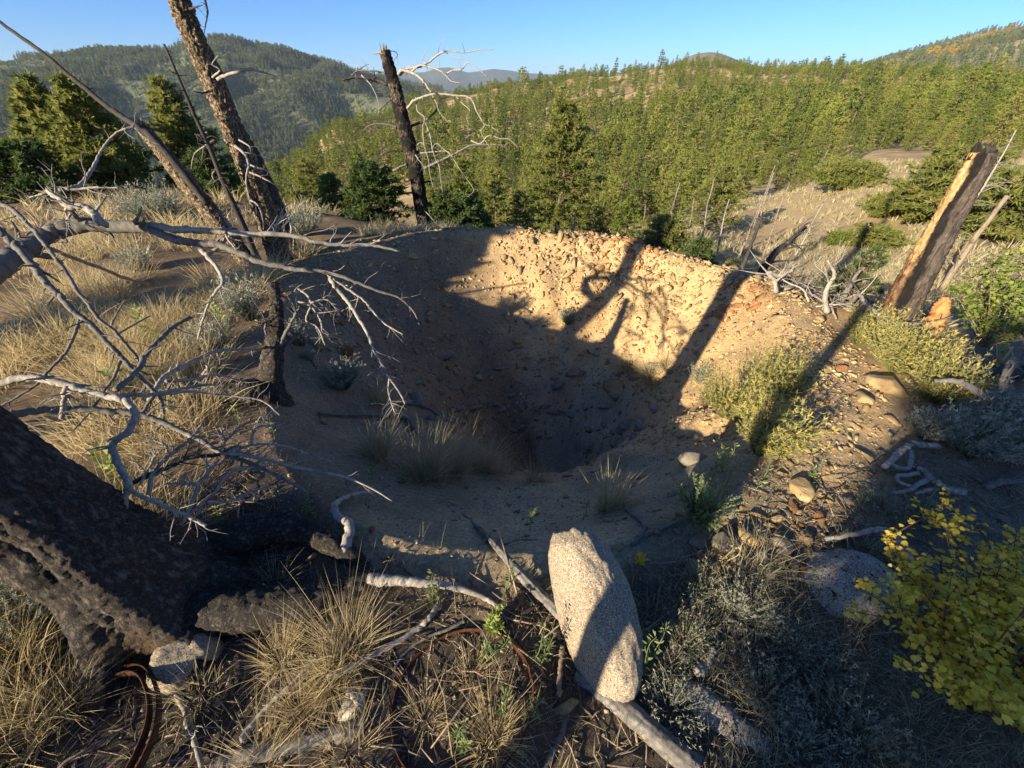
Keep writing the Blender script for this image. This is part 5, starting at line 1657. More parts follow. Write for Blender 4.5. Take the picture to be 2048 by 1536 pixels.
def stones():
    g = np.random.default_rng(5)
    n = 36000
    # polar about the pit
    ph = g.uniform(-math.pi, math.pi, n)
    rho = g.uniform(.12, 1.32, n) ** .8
    _, _, R = pit_rho(PC[0] + np.cos(ph), PC[1] + np.sin(ph))
    x, y = PC[0] + np.cos(ph) * rho * R, PC[1] + np.sin(ph) * rho * R
    # how stony each place is
    far = sstep(-.25, .5, np.sin(ph))
    right = sstep(-.2, .6, np.cos(ph))
    rim = np.exp(-((rho - 1.0) / .22) ** 2)
    dens = .30 * far + .28 * right * sstep(.3, .8, rho) + .75 * rim * far + .30 * rim * right
    dens = dens * (.6 + .9 * sstep(-.25, .35, noise2(x, y, 1.7, 201, 3)))
    near_sand = sstep(-.2, -.6, np.sin(ph)) * sstep(.75, .4, np.cos(ph))
    dens = dens * (1 - .93 * near_sand) + .05
    dens = dens * sstep(1.30, 1.14, rho)
    left = sstep(-.3, -.8, np.cos(ph))
    dens = dens + .22 * left * sstep(1.15, 1.0, rho) * (1 - near_sand)
    keep = g.random(n) < dens
    x, y, ph, rho = x[keep], y[keep], ph[keep], rho[keep]
    n = len(x)
    size = np.exp(g.normal(-4.2, .62, n)) * (1 + .8 * np.exp(-((rho - .98) / .22) ** 2) * sstep(0, .6, np.sin(ph)) * sstep(-.5, 0., np.cos(ph)))
    size = np.clip(size, .008, .13)
    # loose stones on the bank at the right and in front
    n2 = 5200
    u = g.uniform(1330, 1960, n2)
    vv = g.uniform(690, 1150, n2)
    bx, by = 1.0 + g.random(n2) * 2.0, .85 + g.random(n2) * 2.6
    okb = (noise2(bx, by, 1.4, 203, 3) + .25 > g.random(n2) * .9) & (pit_rho(bx, by)[0] > .9) & (by < 1.2 + bx * 1.0) & (by > -.55 + bx * .75)
    bx, by = bx[okb], by[okb]
    x = np.concatenate([x, bx])
    y = np.concatenate([y, by])
    size = np.concatenate([size, np.clip(np.exp(g.normal(-4.25, .55, len(bx))), .006, .07)])
    loose = np.concatenate([np.zeros(n, bool), np.ones(len(bx), bool)])
    n = len(x)
    z = land(x, y)
    nm = gnormal(x, y)
    up = nz(nm + g.normal(size=(n, 3)) * .33)
    fr = frames_up(up, g)
    flat = np.stack([np.ones(n), g.uniform(.55, 1, n), g.uniform(.35, .8, n)], 1)
    pos = np.stack([x, y, z], 1) + nm * (size * .12)[:, None]
    kind = g.integers(0, len(RK), n)
    # apparent size decides which are built singly
    d = np.linalg.norm(pos - CAM, axis=1)
    app = size / d
    rustn = noise2(x, y, 1.1, 207, 2)
    mat = np.where(rustn + g.normal(size=n) * .22 > .50, 1, 0)
    grey = ((pos[:, 0] > 1.0) & (pos[:, 0] * .68 - pos[:, 1] * .73 > .25)) | (pit_rho(x, y)[0] < .45)
    mat = np.where(grey & (g.random(n) < .6), 2, mat)
    names = ['stone', 'rust_stone', 'grey_stone']
    for lz_, parent in ((False, pit_o), (True, ground_o)):
        sel = np.where(loose == lz_)[0]
        o = sel[np.argsort(-app[sel])]
        k = 225 if not lz_ else 130
        for i in o[:k]:
            ob = obj('stone', rock_mesh(int(kind[i]), names[mat[i]]), parent)
            f = fr[i]
            s = flat[i] * size[i]
            from mathutils import Matrix
            M = Matrix([[f[0][r] * s[0], f[1][r] * s[1], f[2][r] * s[2], pos[i][r]] for r in range(3)] + [[0, 0, 0, 1]])
            ob.matrix_local = M
        for mi in range(3):
            mb = MB()
            for kk in range(len(RK)):
                q = o[k:][(kind[o[k:]] == kk) & (mat[o[k:]] == mi)]
                scatter(mb, RK[kk][0], RK[kk][1], pos[q], fr[q], flat[q] * size[q, None], g.random(len(q)))
            if mb.n:
                r = obj('rubble', mb.mesh('rubble', MT[names[mi]]), parent)
                r['kind'] = 'stuff'
    # pale stones lying on the shaded ground above the lichened boulder
    gp = np.random.default_rng(25)
    for i in range(140):
        q = G(gp.uniform(1340, 1700), gp.uniform(975, 1150))
        s = float(np.clip(np.exp(gp.normal(-3.4, .5)), .010, .065))
        ob = obj('stone', rock_mesh(int(gp.integers(0, 14)), ('grey_stone', 'stone', 'grey_stone', 'rust_stone')[i % 4]), ground_o)
        ob.location = tuple(q + np.array([0, 0, s * .2]))
        ob.rotation_euler = (gp.normal() * .3, gp.normal() * .3, gp.uniform(0, 6.28))
        ob.scale = (s, s * gp.uniform(.6, 1), s * gp.uniform(.4, .8))
    # fractured ledges low in the pit walls
    gg = np.random.default_rng(15)
    for i in range(64):
        a = gg.uniform(.5, 3.6) if i < 44 else gg.uniform(-.9, .5)
        rh = gg.uniform(.22, .62)
        _, _, R = pit_rho(np.array([PC[0] + math.cos(a)]), np.array([PC[1] + math.sin(a)]))
        px, py = PC[0] + math.cos(a) * rh * R[0], PC[1] + math.sin(a) * rh * R[0]
        s = gg.uniform(.06, .15)
        ob = obj('ledge_block', rock_mesh(int(gg.integers(0, 14)), 'grey_stone'), pit_o)
        ob.location = (px, py, lz(px, py) - s * .1)
        ob.rotation_euler = (gg.normal() * .2, .25 + gg.normal() * .2, a + gg.normal() * .5)
        ob.scale = (s * gg.uniform(.8, 1.5), s * gg.uniform(.9, 1.6), s * .7)
stones()

def boulder(name, label, c, ax, half, mat, seed, rough=.10, cuts=6, sub=5, flatcut=None):
    """a weathered boulder: ax rows are its own axes, half its half sizes"""
    import bmesh
    bm = bmesh.new()
    bmesh.ops.create_icosphere(bm, subdivisions=sub, radius=1.0)
    v = np.array([x.co[:] for x in bm.verts])
    f = np.array([[x.index for x in y.verts] for y in bm.faces])
    bm.free()
    g = np.random.default_rng(seed)
    sgn = np.sign(v) * np.abs(v) ** .82
    v = nz(v) * (np.linalg.norm(sgn, axis=1, keepdims=True) * .5 + .5)
    for _ in range(cuts):
        nrm = nz(g.normal(size=3))
        d = g.uniform(.66, .9)
        h = v @ nrm - d
        v = v - np.clip(h, 0, None)[:, None] * nrm * (.97 if cuts > 8 else .85)
    for nrm, d in (flatcut or []):
        nrm = nz(np.array(nrm, float))
        h = v @ nrm - d
        v = v - np.clip(h, 0, None)[:, None] * nrm * .75
    v = v * (1 + rough * fbm(v * 1.6 + seed, 4, seed)[:, None] + .035 * fbm(v * 6 + seed, 4, seed + 2, .6)[:, None] + .012 * fbm(v * 22 + seed, 3, seed)[:, None])
    w = (v * np.asarray(half)) @ np.asarray(ax, float) + np.asarray(c)
    mb = MB()
    mb.add(w, f, .5 if mat == 'granite' else .12 if mat == 'grey_stone' else .3)
    return one(name, label, 'rock', mb, MT[mat], tuple(c), None, cuts <= 8)

def axes(z, x):
    z = nz(np.asarray(z, float))
    x = np.asarray(x, float)
    x = nz(x - z * np.dot(x, z))
    return np.stack([x, np.cross(z, x), z])

boulder('standing_rock', 'upright pointed tan granite rock half in sunlight at the front', (.295, .635, .10), axes((-.17, .46, .40), (1, .2, -.1)), (.13, .165, .295), 'granite', 4, .07, 0, 6, [((-.8, -.25, .15), .74), ((.85, .35, .1), .78), ((.1, .2, 1), .9)])
c = G(1665, 1165)
boulder('boulder', 'low boulder patched with black lichen in front of the yellow bush', c + np.array([.02, .0, -.03]), axes((-.1, .1, 1), (1, .1, .1)), (.25, .17, .13), 'lichen_rock', 6, .10, 7, 6)
c = G(1388, 922)
boulder('boulder', 'small smooth grey boulder on the shaded right slope of the pit', c + np.array([0, 0, -.01]), axes((0, -.2, 1), (1, .2, 0)), (.115, .08, .075), 'lichen_grey' if 'lichen_grey' in MT else 'grey_stone', 8, .06, 3, 4)
c = G(372, 1340)
boulder('rock', 'speckled rock wedged against the charred trunk', c + np.array([0, .02, .02]), axes((.2, .2, 1), (1, .4, .2)), (.10, .085, .08), 'granite', 9, .16, 8, 5)
c = G(1455, 1455)
boulder('boulder', 'flat blue-grey boulder buried in the shaded brush at the bottom', c + np.array([.06, -.02, -.075]), axes((.1, -.1, 1), (1, -.7, 0)), (.26, .12, .10), 'lichen_rock', 12, .09, 5, 5)
c = G(1410, 795)
boulder('boulder', 'angular pale block low in the right pit wall', G(1235, 775) + np.array([0, .02, -.02]), axes((-.3, -.4, 1), (1, -.6, .2)), (.20, .12, .10), 'stone', 14, .10, 9, 4)
for i, (u, v, s, mat, lab) in enumerate([(1450, 1090, .075, 'grey_stone', 'pale blocky stone left of the lichened boulder'), (1560, 1090, .06, 'grey_stone', 'greenish grey stone above the lichened boulder'),
        (1600, 985, .085, 'stone', 'flat ochre stone in the strip of sunlight'), (1495, 1078, .055, 'stone', 'tan flat stone behind the pale blocky one'), (1520, 1115, .045, 'grey_stone', 'white angular stone in front of the flat tan one'),
        (1770, 778, .14, 'stone', 'large sunlit ochre boulder on the right bank'), (1745, 760, .07, 'grey_stone', 'grey sunlit stone beside the large ochre boulder'), (1725, 800, .075, 'stone', 'tan sunlit stone on the bank below the large ochre boulder'),
        (1680, 740, .05, 'rust_stone', 'rusty stone in the trunk shadow on the right bank'), (640, 690, .13, 'stone', 'stacked ochre block on the left wall of the pit'), (690, 705, .12, 'rust_stone', 'rust brown block on the left wall of the pit'),
        (615, 715, .09, 'grey_stone', 'pale block at the left lip of the pit'), (1395, 1085, .05, 'grey_stone', 'small pale stone near the forked stick'), (860, 840, .06, 'grey_stone', 'pale flat stone on the left pit slope')]):
    c = G(u, v)
    gq = np.random.default_rng(i)
    boulder('rock', lab, c + np.array([0, 0, s * .2]), axes((gq.normal() * .2, gq.normal() * .2, 1), (gq.normal(), gq.normal(), 0)), (s, s * .75, s * .5), mat, 30 + i, .06, 16, 4)
# ---------------------------------------------------------------- grass
def tuft_blades(mb, c, n, h, spread, g, w=.0016, lean=(0, 0), tint=(.2, 1), droop=.35, seg=3):
    a = g.uniform(0, 6.283, n)
    rr = np.sqrt(g.random(n)) * spread * .45
    b = np.stack([np.cos(a) * rr, np.sin(a) * rr, np.full(n, -.01)], 1) + c
    out = np.stack([np.cos(a), np.sin(a), 0 * a], 1)
    d = nz(out * (g.uniform(.0, .75, n) ** 2.0 * spread / max(h, .05) * 1.5)[:, None] + np.array([lean[0], lean[1], 1]) + g.normal(size=(n, 3)) * .22)
    L = h * g.uniform(.45, 1.1, n)
    bend = out * (g.uniform(0, 1, n) * droop)[:, None] + np.array([0, 0, -1]) * (g.uniform(0, 1, n) * droop * .5)[:, None] + g.normal(size=(n, 3)) * .07
    blades(mb, b, d, L, np.full(n, w) * g.uniform(.7, 1.3, n), bend, g, g.uniform(*tint, n), seg)

def meadow():
    """the dry grass nobody could count: left meadow, the rims and the slope at the right"""
    g = np.random.default_rng(21)
    mb, mp = MB(), MB()
    def field(n, xs, ys, cond, h, nb, mb, w, tint=(.2, 1)):
        x, y = g.uniform(*xs, n), g.uniform(*ys, n)
        k = cond(x, y)
        x, y = x[k], y[k]
        z = land(x, y)
        for a, b, c in zip(x, y, z):
            tuft_blades(mb, np.array([a, b, c]), nb, h * g.uniform(.6, 1.25), h * .75, g, w, (.08, .06), tint, .7)
    def lf(x, y):
        rho = pit_rho(x, y)[0]
        return (rho > 1.12) & (noise2(x, y, 1.1, 301, 3) + .35 > g.random(len(x)) * .8)
    field(520, (-4.6, -1.7), (1.5, 4.4), lambda x, y: lf(x, y) & (y < 4.4 + .0 * x), .34, 60, mb, .0022)
    field(340, (-8, -2.4), (3.6, 9), lambda x, y: lf(x, y) & (noise2(x, y, .8, 303, 2) > -.15), .34, 42, mb, .0035)
    field(260, (-14, -4), (6, 13), lambda x, y: noise2(x, y, .6, 305, 2) > -.25, .36, 34, mb, .006)
    field(200, (-2.6, -1.4), (-.2, 1.1), lambda x, y: np.hypot(x + 1.36, y - .7) > .42, .30, 50, mb, .0018, (.0, .75))
    field(900, (4.0, 24), (2.5, 26), lambda x, y: (y < 3 + 1.1 * x) & (noise2(x, y, .5, 307, 2) > -.35), .24, 24, mp, .010)
    def ring(n, az, rr, h, nb, w):
        a, r = np.radians(g.uniform(*az, n)), np.sqrt(g.uniform(rr[0] ** 2, rr[1] ** 2, n))
        x, y = r * np.sin(a), r * np.cos(a)
        k = noise2(x, y, .35, 311, 3) > -.3
        for p, q, z in zip(x[k], y[k], land(x[k], y[k])):
            tuft_blades(mp, np.array([p, q, z]), nb, h * g.uniform(.6, 1.3), h * .8, g, w, (.05, .05), (.15, 1), .4, 2)
    ring(1500, (24, 62), (8.5, 20), .26, 18, .010)
    ring(1400, (22, 60), (18, 48), .34, 14, .022)
    ring(500, (-6, 24), (22, 44), .34, 12, .024)
    field(150, (-2.5, 2.5), (6.3, 7.2), lambda x, y: (x < -.8) & (pit_rho(x, y)[0] > 1.05), .22, 34, mp, .003)
    a = obj('grass', mb.mesh('grass', MT['dry_grass']))
    tag(a, 'golden dry grass of the meadow left of the pit', kind='stuff')
    b = obj('grass', mp.mesh('grass', MT['pale_grass']))
    tag(b, 'pale short grass on the slope right of the pit and along the far rim', kind='stuff')
meadow()

def tuft(label, u, v, h, n, mat='pale_grass', spread=None, w=.0016, tint=(.1, .9), lean=(0, 0), seed=0, droop=.35, group='single grass tufts round the pit'):
    g = np.random.default_rng(seed + int(u) * 7 + int(v))
    c = G(u, v)
    m = MB()
    tuft_blades(m, c, n, h, spread or h * .6, g, w, lean, tint, droop, 4)
    one('grass_tuft', label, 'grass tuft', m, MT[mat], tuple(c), group)

TF = [('pale bunchgrass left of the pit bottom', 760, 905, .30, 330), ('tall pale bunchgrass at the edge of the pit bottom', 850, 950, .40, 480), ('broad pale bunchgrass right beside the tallest one', 905, 938, .42, 480),
      ('pale bunchgrass nearest the pit bottom', 965, 935, .38, 380), ('small pale bunchgrass below the pit bottom', 1070, 962, .24, 200), ('grey bunchgrass on the shaded slope above the standing rock', 1215, 1015, .26, 330),
      ('thin bunchgrass right of the pit bottom', 1010, 945, .25, 140), ('dry bunchgrass on the left pit slope beside the sagebrush', 752, 805, .30, 170), ('faint bunchgrass at the foot of the right pit wall', 1180, 905, .22, 120)]
for i, (lab, u, v, h, n) in enumerate(TF):
    tuft(lab, u, v, h, int(n * 1.5), seed=i, droop=.45, lean=(.12, -.05), w=.0011)
NG = [('dry tuft at the left inside of the rusty hoop', 850, 1440, .13, 110), ('dry tuft at the upper inside of the rusty hoop', 945, 1350, .12, 90), ('golden tuft on the near root with long seed stalks', 690, 1305, .26, 300), ('golden tuft under the long seed stalks', 655, 1370, .17, 260), ('golden tuft in front of the charred roots', 560, 1320, .16, 220),
      ('yellowish tuft on the upper root edge', 610, 1240, .11, 160), ('sparse golden tuft beside the half buried log', 600, 1425, .15, 170), ('golden tuft beside the speckled rock', 400, 1400, .18, 110),
      ('golden tuft inside the rusty hoop', 985, 1480, .17, 240), ('faint dry tuft in the hollow of the roots', 548, 1175, .14, 60), ('bottom edge tuft in front of the half buried log', 520, 1525, .18, 140),
      ('long dry tuft right of the bent bands', 120, 1420, .24, 260), ('dry tuft at the bottom left corner', 40, 1500, .24, 240), ('dry tuft under the lit left edge', 30, 1330, .26, 280), ('thin dry tuft near the pale bark chip', 700, 1500, .18, 120)]
for i, (lab, u, v, h, n) in enumerate(NG):
    tuft(lab, u, v, h, int(n * 1.3), 'dry_grass', h * .75, .0008, (.15, 1), (.12, .05), 40 + i, .6, 'golden grass tufts in the foreground')
DG = [('straw tuft on the sunlit right wall of the pit', 1255, 735, .26, 330), ('straw tuft hanging over the shadow edge', 1300, 752, .28, 360), ('straw tuft beside the bent dark root', 1335, 735, .22, 250), ('straw tuft below the sunlit rabbitbrush', 1420, 800, .24, 240)]
for i, (lab, u, v, h, n) in enumerate(DG):
    tuft(lab, u, v, h, n, 'pale_grass', h * .9, .0022, (.2, .9), (-.3, -.5), 60 + i, .7, 'straw tufts on the pit wall')

# ---------------------------------------------------------------- shrubs
def shrub(name, label, u, v, h, R, nst, mat, seed, tip=.06, leaf=.012, per=9, tips=True, w=.0024, lean=(0, 0), group=None, at=None, dense=1.0, cat='shrub'):
    """many fine stems fanning from the base, small leaves along them, denser tips"""
    g = np.random.default_rng(seed)
    c = G(u, v) if at is None else np.asarray(at, float)
    o = thing(name, label, cat, tuple(c), group)
    st, lf = MB(), MB()
    a = g.uniform(0, 6.283, nst)
    s = np.sqrt(g.random(nst))
    d = nz(np.stack([np.cos(a) * s * R / h + lean[0], np.sin(a) * s * R / h + lean[1], np.full(nst, 1.0)], 1))
    L = h * g.uniform(.55, 1.1, nst) * (1.05 - .2 * s)
    b = c + np.stack([np.cos(a) * s * R * .12, np.sin(a) * s * R * .12, np.full(nst, -.01)], 1)
    bend = g.normal(size=(nst, 3)) * .12 + np.array([0, 0, .12])
    blades(st, b, d, L, np.full(nst, w), bend, g, g.uniform(0, .5, nst), 3)
    k = per
    t = g.uniform(.35, 1.0, (nst, k)) ** .8
    p = (b[:, None] + d[:, None] * L[:, None, None] * t[..., None] + bend[:, None] * L[:, None, None] * (t ** 2)[..., None]).reshape(-1, 3)
    dd = nz(np.repeat(d, k, 0) + g.normal(size=(nst * k, 3)) * .55)
    tt = np.clip(.25 + .5 * t.ravel() + g.normal(size=nst * k) * .15, 0, 1)
    clumps(lf, p, dd, leaf * 1.6, 2, g, tt, .6, .085)
    if tips:
        q = b + d * L[:, None] + bend * L[:, None]
        clumps(lf, q, d, tip * .7, 6, g, np.clip(g.normal(.85, .15, nst), 0, 1), .6, .075)
    part(o, 'stems', st, MT[mat])
    part(o, 'foliage', lf, MT[mat])
    return o
RB = 'rabbitbrush on the right side of the pit'
shrub('shrub', 'big rabbitbrush in front of the leaning burnt stump', 1790, 742, .36, .42, 440, 'rabbit', 1, .05, .02, 9, group=RB, lean=(.1, .1))
shrub('shrub', 'rabbitbrush at the left end of the big one on the bank', 1715, 690, .34, .28, 220, 'rabbit', 2, .045, .02, 8, group=RB)
shrub('shrub', 'rabbitbrush right of the big one at the shadow edge', 1862, 800, .36, .32, 260, 'rabbit', 3, .045, .02, 8, group=RB)
shrub('shrub', 'sunlit rabbitbrush leaning over the right wall of the pit', 1450, 830, .40, .34, 320, 'rabbit', 4, .045, .02, 9, group=RB, lean=(-.1, -.1))
shrub('shrub', 'rabbitbrush above the leaning one half in trunk shadow', 1530, 800, .42, .30, 300, 'rabbit', 5, .05, .02, 9, group=RB)
shrub('shrub', 'green tipped rabbitbrush at the near end of the lit slope', 1520, 905, .36, .28, 260, 'rabbit', 6, .05, .022, 9, group=RB)
shrub('shrub', 'grey twiggy bush between the straw tufts and the rabbitbrush', 1398, 765, .22, .18, 130, 'sage', 7, .03, .014, 7, group=RB)
shrub('shrub', 'small pale bush on the shadow edge of the far wall', 1135, 648, .24, .20, 200, 'sage', 8, .035, .018, 8)
shrub('shrub', 'grey shrub on the rim below the dead trees', 1460, 535, .30, .32, 200, 'needle', 9, .06, .03, 8)
SG = 'silver sagebrush round the pit'
shrub('sagebrush', 'silver sagebrush on the left slope of the pit', 690, 775, .26, .24, 170, 'sage', 11, .04, .018, 12, group=SG)
shrub('sagebrush', 'silver sagebrush in the sunlit grass left of the charred stump', 430, 705, .28, .26, 200, 'sage', 12, .04, .018, 12, group=SG)
shrub('sagebrush', 'feathery sagebrush with dry flower stalks beside the tall dead trunk', 500, 640, .34, .24, 200, 'sage', 13, .06, .018, 10, group=SG)
shrub('sagebrush', 'sagebrush behind the thick bent limb', 280, 540, .26, .30, 160, 'sage', 14, .05, .02, 10, group=SG)
shrub('sagebrush', 'large pale sagebrush at the top of the meadow below the firs', 320, 445, .55, .85, 480, 'sage', 15, .08, .03, 9, group=SG, w=.004)
shrub('sagebrush', 'broad pale sagebrush behind the tall dead trunks', 610, 470, .40, .5, 260, 'sage', 16, .07, .026, 9, group=SG, w=.004)
shrub('sagebrush', 'dusky sagebrush at the lit lower left edge', 60, 1250, .24, .24, 200, 'sage', 17, .03, .013, 12, group=SG)
shrub('sagebrush', 'white sagebrush at the edge of the shade on the right bank', 1845, 875, .20, .17, 170, 'sage', 18, .03, .014, 12, group=SG)
shrub('sagebrush', 'dim sagebrush behind the silver roots', 1930, 905, .30, .32, 260, 'sage', 19, .045, .017, 11, group=SG)
shrub('sagebrush', 'dim sagebrush at the right edge under the forked limb', 2010, 890, .34, .30, 240, 'sage', 20, .045, .018, 10, group=SG)
shrub('sagebrush', 'small sagebrush in the shade above the stones', 1395, 1030, .18, .2, 170, 'forb', 21, .025, .012, 10, group=SG)
shrub('sagebrush', 'pale sagebrush by the left lip block', 605, 690, .22, .16, 110, 'sage', 22, .035, .015, 10, group=SG)
BRS = 'tangled brush in the shaded right foreground'
for i, (u, v, lab) in enumerate([(1480, 1235, 'brush right of the standing rock'), (1400, 1180, 'brush close to the shaded side of the standing rock'), (1560, 1290, 'brush in front of the lichened boulder'), (1640, 1340, 'brush below the lichened boulder'),
        (1530, 1400, 'brush above the buried boulder'), (1660, 1440, 'brush left of the yellow bush'), (1600, 1510, 'brush at the bottom edge left of the yellow bush'), (1370, 1290, 'brush beside the curled bark'), (1730, 1500, 'brush under the yellow bush'), (1340, 1420, 'brush by the cracked log end'), (1760, 1020, 'brush between the stones and the silver roots'), (1850, 1040, 'brush above the yellow bush')]):
    shrub('brush', 'dim ' + lab, u, v, .13, .2, 150, 'sage' if i % 3 == 0 else 'brush', 30 + i, .02, .009, 6, tips=(i % 4 == 0), w=.0010, group=BRS, lean=(.15, .1))

# ---------------------------------------------------------------- leafy stalks
def forb(label, u, v, h, seed, mat='forb', n=26, leaf=.022, lean=(.1, .1), yellow=False, name='weed', group='leafy weed stalks round the front of the pit', stems=1):
    g = np.random.default_rng(seed)
    c = G(u, v)
    o = thing(name, label, 'plant', tuple(c), group)
    lm = MB()
    for s in range(stems):
        l2 = np.array(lean) + (g.normal(size=2) * .3 if s else 0)
        hh = h * (1 if s == 0 else g.uniform(.5, .9))
        rows = [np.append(c + np.array([l2[0] * hh * t, l2[1] * hh * t, hh * t]) + g.normal(size=3) * .006 * (t > 0), .0028 * (1 - .7 * t)) for t in (0, .25, .5, .75, 1)]
        sm = MB()
        p_, r_ = limb(sm, rows, 5, .5, .1, seed, n=14)
        part(o, 'stem', sm, MT[mat])
        i = g.integers(3, len(p_), n)
        pos = p_[i]
        t = i / len(p_)
        a = g.uniform(0, 6.283, n)
        d = nz(np.stack([np.cos(a), np.sin(a), np.full(n, .55)], 1))
        clumps(lm, pos + d * leaf * .4, d, leaf * (1.25 - .6 * t), 1, g, np.clip(g.normal(.55, .2, n), 0, 1), .15, .17)
    part(o, 'leaves', lm, MT[mat])
FB = [('weed stalk by the white root', 868, 1215, .12), ('tall weed stalk touching the slim log', 1010, 1190, .20), ('weed stalk left of the slim log', 1070, 1330, .22), ('weed stalk inside the top of the hoop', 960, 1330, .13),
      ('weed stalk on the right side of the hoop', 1085, 1340, .20), ('weed stalk below the log splinter', 1060, 1450, .16), ('weed stalk in the lower left of the hoop', 915, 1500, .16), ('weed stalk in the middle of the hoop', 1000, 1440, .17),
      ('weed stalk at the front of the standing rock', 1270, 1370, .26), ('second weed stalk at the front of the standing rock', 1290, 1340, .24), ('weed stalk on the sandy slope', 1060, 1060, .16), ('weed stalk at the top of the standing rock', 1165, 1040, .14),
      ('pale weed stalk on the shaded slope', 1415, 965, .22), ('second pale weed stalk on the shaded slope', 1450, 975, .24), ('third pale weed stalk on the shaded slope', 1510, 985, .24), ('grey green weed near the stones', 1625, 965, .13),
      ('weed stalk on the sand below the pale limb', 620, 1030, .15), ('weed stalk beside the pale limb tips', 745, 960, .14), ('weed stalk by the bunchgrass', 805, 965, .12), ('weed stalk among the limb twigs', 480, 860, .16), ('second weed stalk among the limb twigs', 550, 880, .16), ('weed stalk beside the curly root', 440, 1050, .10)]
for i, (lab, u, v, h) in enumerate(FB):
    forb(lab, u, v, h, 500 + i, 'forb', 34, .026, (.12, .18), stems=1 + (i % 3 == 0))
forb('yellow leaved weed above the rusty hoop', 985, 1262, .11, 560, 'mullein', 50, .03, (.1, .05), stems=5, group=None)
forb('small yellow weed right of the standing rock', 1275, 1130, .10, 561, 'yellow_mass', 30, .02, (.1, .05), stems=3, group=None)
forb('dry pale seed stalk over the shaded brush', 1445, 1135, .20, 562, 'dry_grass', 22, .02, (.35, .2), stems=2, group=None)
MU = 'green mulleins in the meadow'
for lab, u, v, h, s in (('tall pale green mullein in the sunlit grass', 330, 700, .34, 1), ('second mullein leaning by the sagebrush', 462, 670, .28, 2), ('mullein beside the bleached stub', 262, 965, .22, 3), ('small mullein behind the dark limb', 265, 790, .18, 4)):
    forb(lab, u, v, h, 600 + s, 'mullein', 60, .065, (-.25, .1), name='mullein', group=MU)
forb('yellow green stalk beside the right wall brush', 1445, 945, .22, 620, 'mullein', 30, .03, (.05, .1), stems=3, group=None)

# ---------------------------------------------------------------- leafy bushes
LV = np.array([(0, 0, 0), (.20, .10, .05), (.46, .20, .03), (.38, .42, .06), (.36, .70, 0), (.20, .66, .05), (0, 1.0, -.02), (-.20, .66, .05), (-.36, .70, 0), (-.38, .42, .06), (-.46, .20, .03), (-.20, .10, .05), (0, .45, -.03)])
LF = np.array([(12, i, (i + 1) % 12) for i in range(12)])
def bush(name, label, at, h, R, nstem, nleaf, size, mat, lmat, seed, singles=0, stem_mat='red_twig', zlo=.2, cat='bush', lean=(0, 0)):
    g = np.random.default_rng(seed)
    c = np.asarray(at, float)
    o = thing(name, label, cat, tuple(c))
    st = MB()
    pts = []
    for i in range(nstem):
        a = g.uniform(0, 6.283)
        s = math.sqrt(g.random())
        tip = c + np.array([math.cos(a) * s * R + lean[0], math.sin(a) * s * R + lean[1], h * g.uniform(.65, 1.08) * (1 - .25 * s)])
        mid = c + (tip - c) * .5 + np.array([math.cos(a) * R * .12, math.sin(a) * R * .12, h * .06]) + g.normal(size=3) * R * .05
        r = .006 * h / .8
        p_, r_ = limb(st, [np.append(c + g.normal(size=3) * .02 * [1, 1, 0], r), np.append(mid, r * .6), np.append(tip, r * .2)], 5, .5, .1, i, n=14)
        pts.append(p_[4:])
        for _ in range(4):
            j = int(g.integers(5, len(p_)))
            d = nz(nz(tip - c) * .6 + g.normal(size=3) * .7)
            L = g.uniform(.1, .28) * R * 1.6
            q_, _r = limb(st, [np.append(p_[j], r * .4), np.append(p_[j] + d * L * .5 + g.normal(size=3) * .01, r * .25), np.append(p_[j] + d * L, r * .12)], 4, .5, .1, i, n=6)
            pts.append(q_[1:])
    part(o, 'stems', st, MT[stem_mat])
    pts = np.concatenate(pts)
    pts = pts[pts[:, 2] > c[2] + zlo * h]
    p = pts[g.integers(0, len(pts), nleaf)] + g.normal(size=(nleaf, 3)) * size * .55
    up = nz(np.array([0, 0, .8]) + nz(p - c) * .5 + g.normal(size=(nleaf, 3)) * .55)
    fr = frames_up(up, g)
    s = size * g.uniform(.55, 1.15, nleaf)
    near = np.argsort(np.linalg.norm(p - CAM, axis=1) / s)
    sing, rest = near[:singles], near[singles:]
    m = MB()
    scatter(m, LV, LF, p[rest], fr[rest], s[rest], g.random(len(rest)))
    f = part(o, 'foliage', m, MT[lmat])
    if singles:
        f['kind'] = 'stuff'
        from mathutils import Matrix
        mes = [np_mesh('leaf', LV * np.array([1, 1, k]), LF, np.zeros((0, 4)), MT[mat], False, {'tint': np.full(13, .5)}) for k in (1, -1.6, 2.4)]
        for n_, i in enumerate(sing):
            ob = obj('leaf', mes[n_ % 3], o)
            q = p[i] - c
            ob.matrix_local = Matrix([[fr[i][0][r] * s[i], fr[i][1][r] * s[i], fr[i][2][r] * s[i], q[r]] for r in range(3)] + [[0, 0, 0, 1]])
    return o
yb = on(1.58, .42)
bush('currant_bush', 'yellow autumn bush in the lower right corner', yb, .60, .36, 60, 6200, .0215, 'yellow_leaf', 'yellow_mass', 5, 300, lean=(.0, .10), zlo=.08)
gb = G(1960, 735)
bush('bush', 'bright green leafy bush right of the orange stump', gb + np.array([.35, .35, 0]), .80, .55, 40, 4200, .034, 'green_leaf', 'green_leaf', 6, 0, 'brown_wood', .05)

